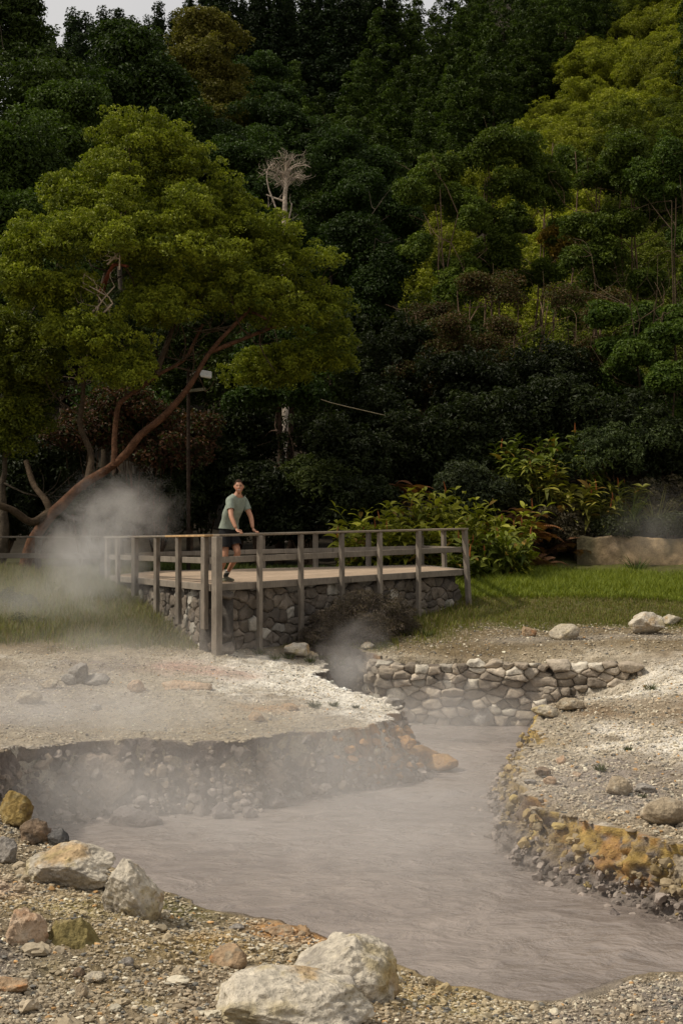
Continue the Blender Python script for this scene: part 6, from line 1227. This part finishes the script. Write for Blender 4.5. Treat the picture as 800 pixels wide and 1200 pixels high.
    grass('grass', 'grass behind the deck', 16000, -6, 4, 33.3, 35.8, lambda x, y, r: r.uniform(.08, .25, len(x)), lambda x, y, r: lerp(np.array([.035, .055, .01]), np.array([.09, .11, .02]), r.random((len(x), 1))), 5, .012)
# ================================================================ steam, light, camera
def steam_mat(name, dens, nscale, thr, soft, col=(.94, .89, .84), seed=0.0, fall=1.0):
    t = NT(name); p = t.pos(); o = t.obj()
    q = t.n('ShaderNodeMapping', {'Vector': p, 'Location': (seed, seed * .7, 0)}).outputs[0]
    n = t.noise(q, nscale, 6, .62, 1.0)
    r = t.n('ShaderNodeVectorMath', {0: o}, operation='LENGTH').outputs['Value']
    f = t.ramp(r, 1.0, .15, 0, 1)
    f = t.math('POWER', f, fall)
    a = t.ramp(t.math('ADD', n, t.math('MULTIPLY', f, .45)), thr, thr + soft, 0, 1)
    dn = t.math('MULTIPLY', t.math('MULTIPLY', a, f), dens)
    v = t.n('ShaderNodeVolumeScatter', {'Color': (*col, 1), 'Density': dn, 'Anisotropy': .2}).outputs[0]
    return t.out(None, v)
def build_steam():
    def puff(lab, c, r, dens, ns, thr=.55, soft=.5, seed=0.0, fall=1.2, rot=0):
        V, T = ico(3); m = steam_mat('steam', dens, ns, thr, soft, seed=seed, fall=fall); me = np_mesh('steam', V, T, m, True); o = link('steam', me, None, c); o.scale = r; o.rotation_euler = (0, rot, 0); tag(o, lab, 'steam', None, 'stuff')
    puff('dense pale steam plume rising in front of the leaning tree', W(108, 655, 28.0), (1.7, 1.1, 2.1), 1.5, 1.3, .62, .42, 1, 1.0, .5)
    puff('upper wisp of the steam plume beside the leaning trunk', W(150, 592, 28.6), (1.5, .9, 1.1), .9, 1.5, .64, .42, 11, 1.0, .3)
    puff('steam rolling over the left grass', W(40, 712, 26.2), (3.0, 1.4, 1.35), .55, .8, .52, .6, 2, 1.1)
    puff('low steam at the front of the left grass', W(140, 765, 23.8), (3.4, 1.4, 1.0), .45, .9, .55, .6, 12, 1.1)
    puff('steam drifting along the left bank', W(110, 850, 17.2), (4.4, 1.8, 1.6), 1.0, .7, .55, .6, 3)
    puff('thin steam over the left part of the pool', W(130, 935, 14.8), (3.0, 1.8, 1.1), .8, .9, .55, .6, 4)
    puff('thin steam before the tip of the left bank', W(390, 890, 16.4), (2.8, 1.4, 1.2), .6, .9, .52, .6, 14)
    puff('steam rising from the gully by the heather bush', W(412, 785, 23.6), (1.1, .9, 1.3), 1.3, 1.5, .60, .5, 5)
    puff('thin steam along the foot of the stone wall', W(540, 840, 21.6), (2.8, 1.4, 1.0), .75, 1.1, .55, .6, 6)
    puff('faint haze over the middle of the pool', W(430, 970, 14.0), (4.0, 4.0, 1.4), .34, .7, .45, .7, 7)
    puff('faint steam before the tan wall at the right edge', W(770, 620, 33.5), (1.8, 1.0, 1.4), .22, 1.0, .5, .6, 8)
def build_world():
    w = NT('World', True); SC.world = w.m; EL, AZ = math.radians(50), math.radians(263)   # sun from the left, a touch behind the scene
    sk = w.n('ShaderNodeTexSky'); sk.sky_type = 'NISHITA'; sk.sun_disc = False; sk.sun_elevation = EL; sk.sun_rotation = AZ; sk.air_density = 1.2; sk.dust_density = 4.0; sk.altitude = 200
    cl = w.noise(w.n('ShaderNodeTexCoord').outputs['Generated'], 2.2, 5, .55)
    c = w.mix(w.ramp(cl, .25, .6, .72, .92), sk.outputs[0], (6.7, 6.5, 6.3))
    bg = w.n('ShaderNodeBackground', {'Color': c, 'Strength': .105}); o = w.n('ShaderNodeOutputWorld'); w.t.links.new(bg.outputs[0], o.inputs[0])
    L = bpy.data.lights.new('sun', 'SUN'); L.energy = 3.6; L.angle = math.radians(4); L.color = (1, .91, .77); s = bpy.data.objects.new('sun', L); C.objects.link(s)
    d = Vector((math.sin(AZ) * math.cos(EL), math.cos(AZ) * math.cos(EL), math.sin(EL))); s.rotation_euler = (-d).to_track_quat('-Z', 'Y').to_euler(); s.location = (-20, 0, 30)
def build_camera():
    c = bpy.data.cameras.new('camera'); c.sensor_fit = 'VERTICAL'; c.sensor_height = 36; c.sensor_width = 24; c.lens = 36 * F / 1200; c.shift_y = (HOR - 600) / 1200; c.clip_end = 2000; c.clip_start = .1
    o = bpy.data.objects.new('camera', c); C.objects.link(o); o.location = (0, 0, EYE); o.rotation_euler = (math.pi / 2, 0, 0); SC.camera = o
M = {}
M['ground'] = m_ground(); M['bank'] = m_vcol('bank_earth', .95, .1, 8, .3, .9, 40, .03); M['mud'] = m_mud(); M['rock'] = m_rock(); M['pebble'] = m_vcol('pebble', .9, .2, 30, .15, .2, 90, .005); M['stone'] = m_vcol('wall_stone', .93, .15, 6, .28, .8, 32, .025)
M['wood'] = m_wood(); M['barkv'] = m_vcol('bark', .9, .1, 6, .5, .9, 26, .03); M['metalv'] = m_vcol('painted_metal', .5, .4, 20, .1, .1, 60, .002); M['skin'] = m_vcol('skin', .5, .35, 25, .08, .1, 90, .002); M['cloth'] = m_vcol('cloth', .9, .1, 18, .12, .3, 160, .004)
M['leaf'] = m_leaf('leaf', .22, .55, .16, .22); M['grass'] = m_leaf('grass_blade', .3, .6, .25, .0, (1.2, 1.2, .6))
import time as _t
_T0 = _t.time()
def stage(f):
    f(); print('%-16s %.1f s' % (f.__name__, _t.time() - _T0), flush=True)
for f in (build_camera, build_world, build_ground, build_banks, build_mud, build_boulders, build_face_stones, build_gravel, build_deck, build_walls, build_fence, build_lamp, build_person, big_tree, mid_trees, hillside, small_plants, build_steam): stage(f)
cy = SC.cycles
cy.max_bounces = 6; cy.diffuse_bounces = 3; cy.glossy_bounces = 2; cy.transmission_bounces = 3; cy.transparent_max_bounces = 6; cy.volume_bounces = 1; cy.volume_step_rate = 2.5; cy.volume_max_steps = 128
cy.sample_clamp_indirect = 4; cy.use_denoising = True; cy.caustics_reflective = False; cy.caustics_refractive = False
try: cy.denoiser = 'OPENIMAGEDENOISE'
except Exception: pass
SC.view_settings.view_transform = 'Standard'; SC.view_settings.look = 'None'; SC.view_settings.exposure = 0
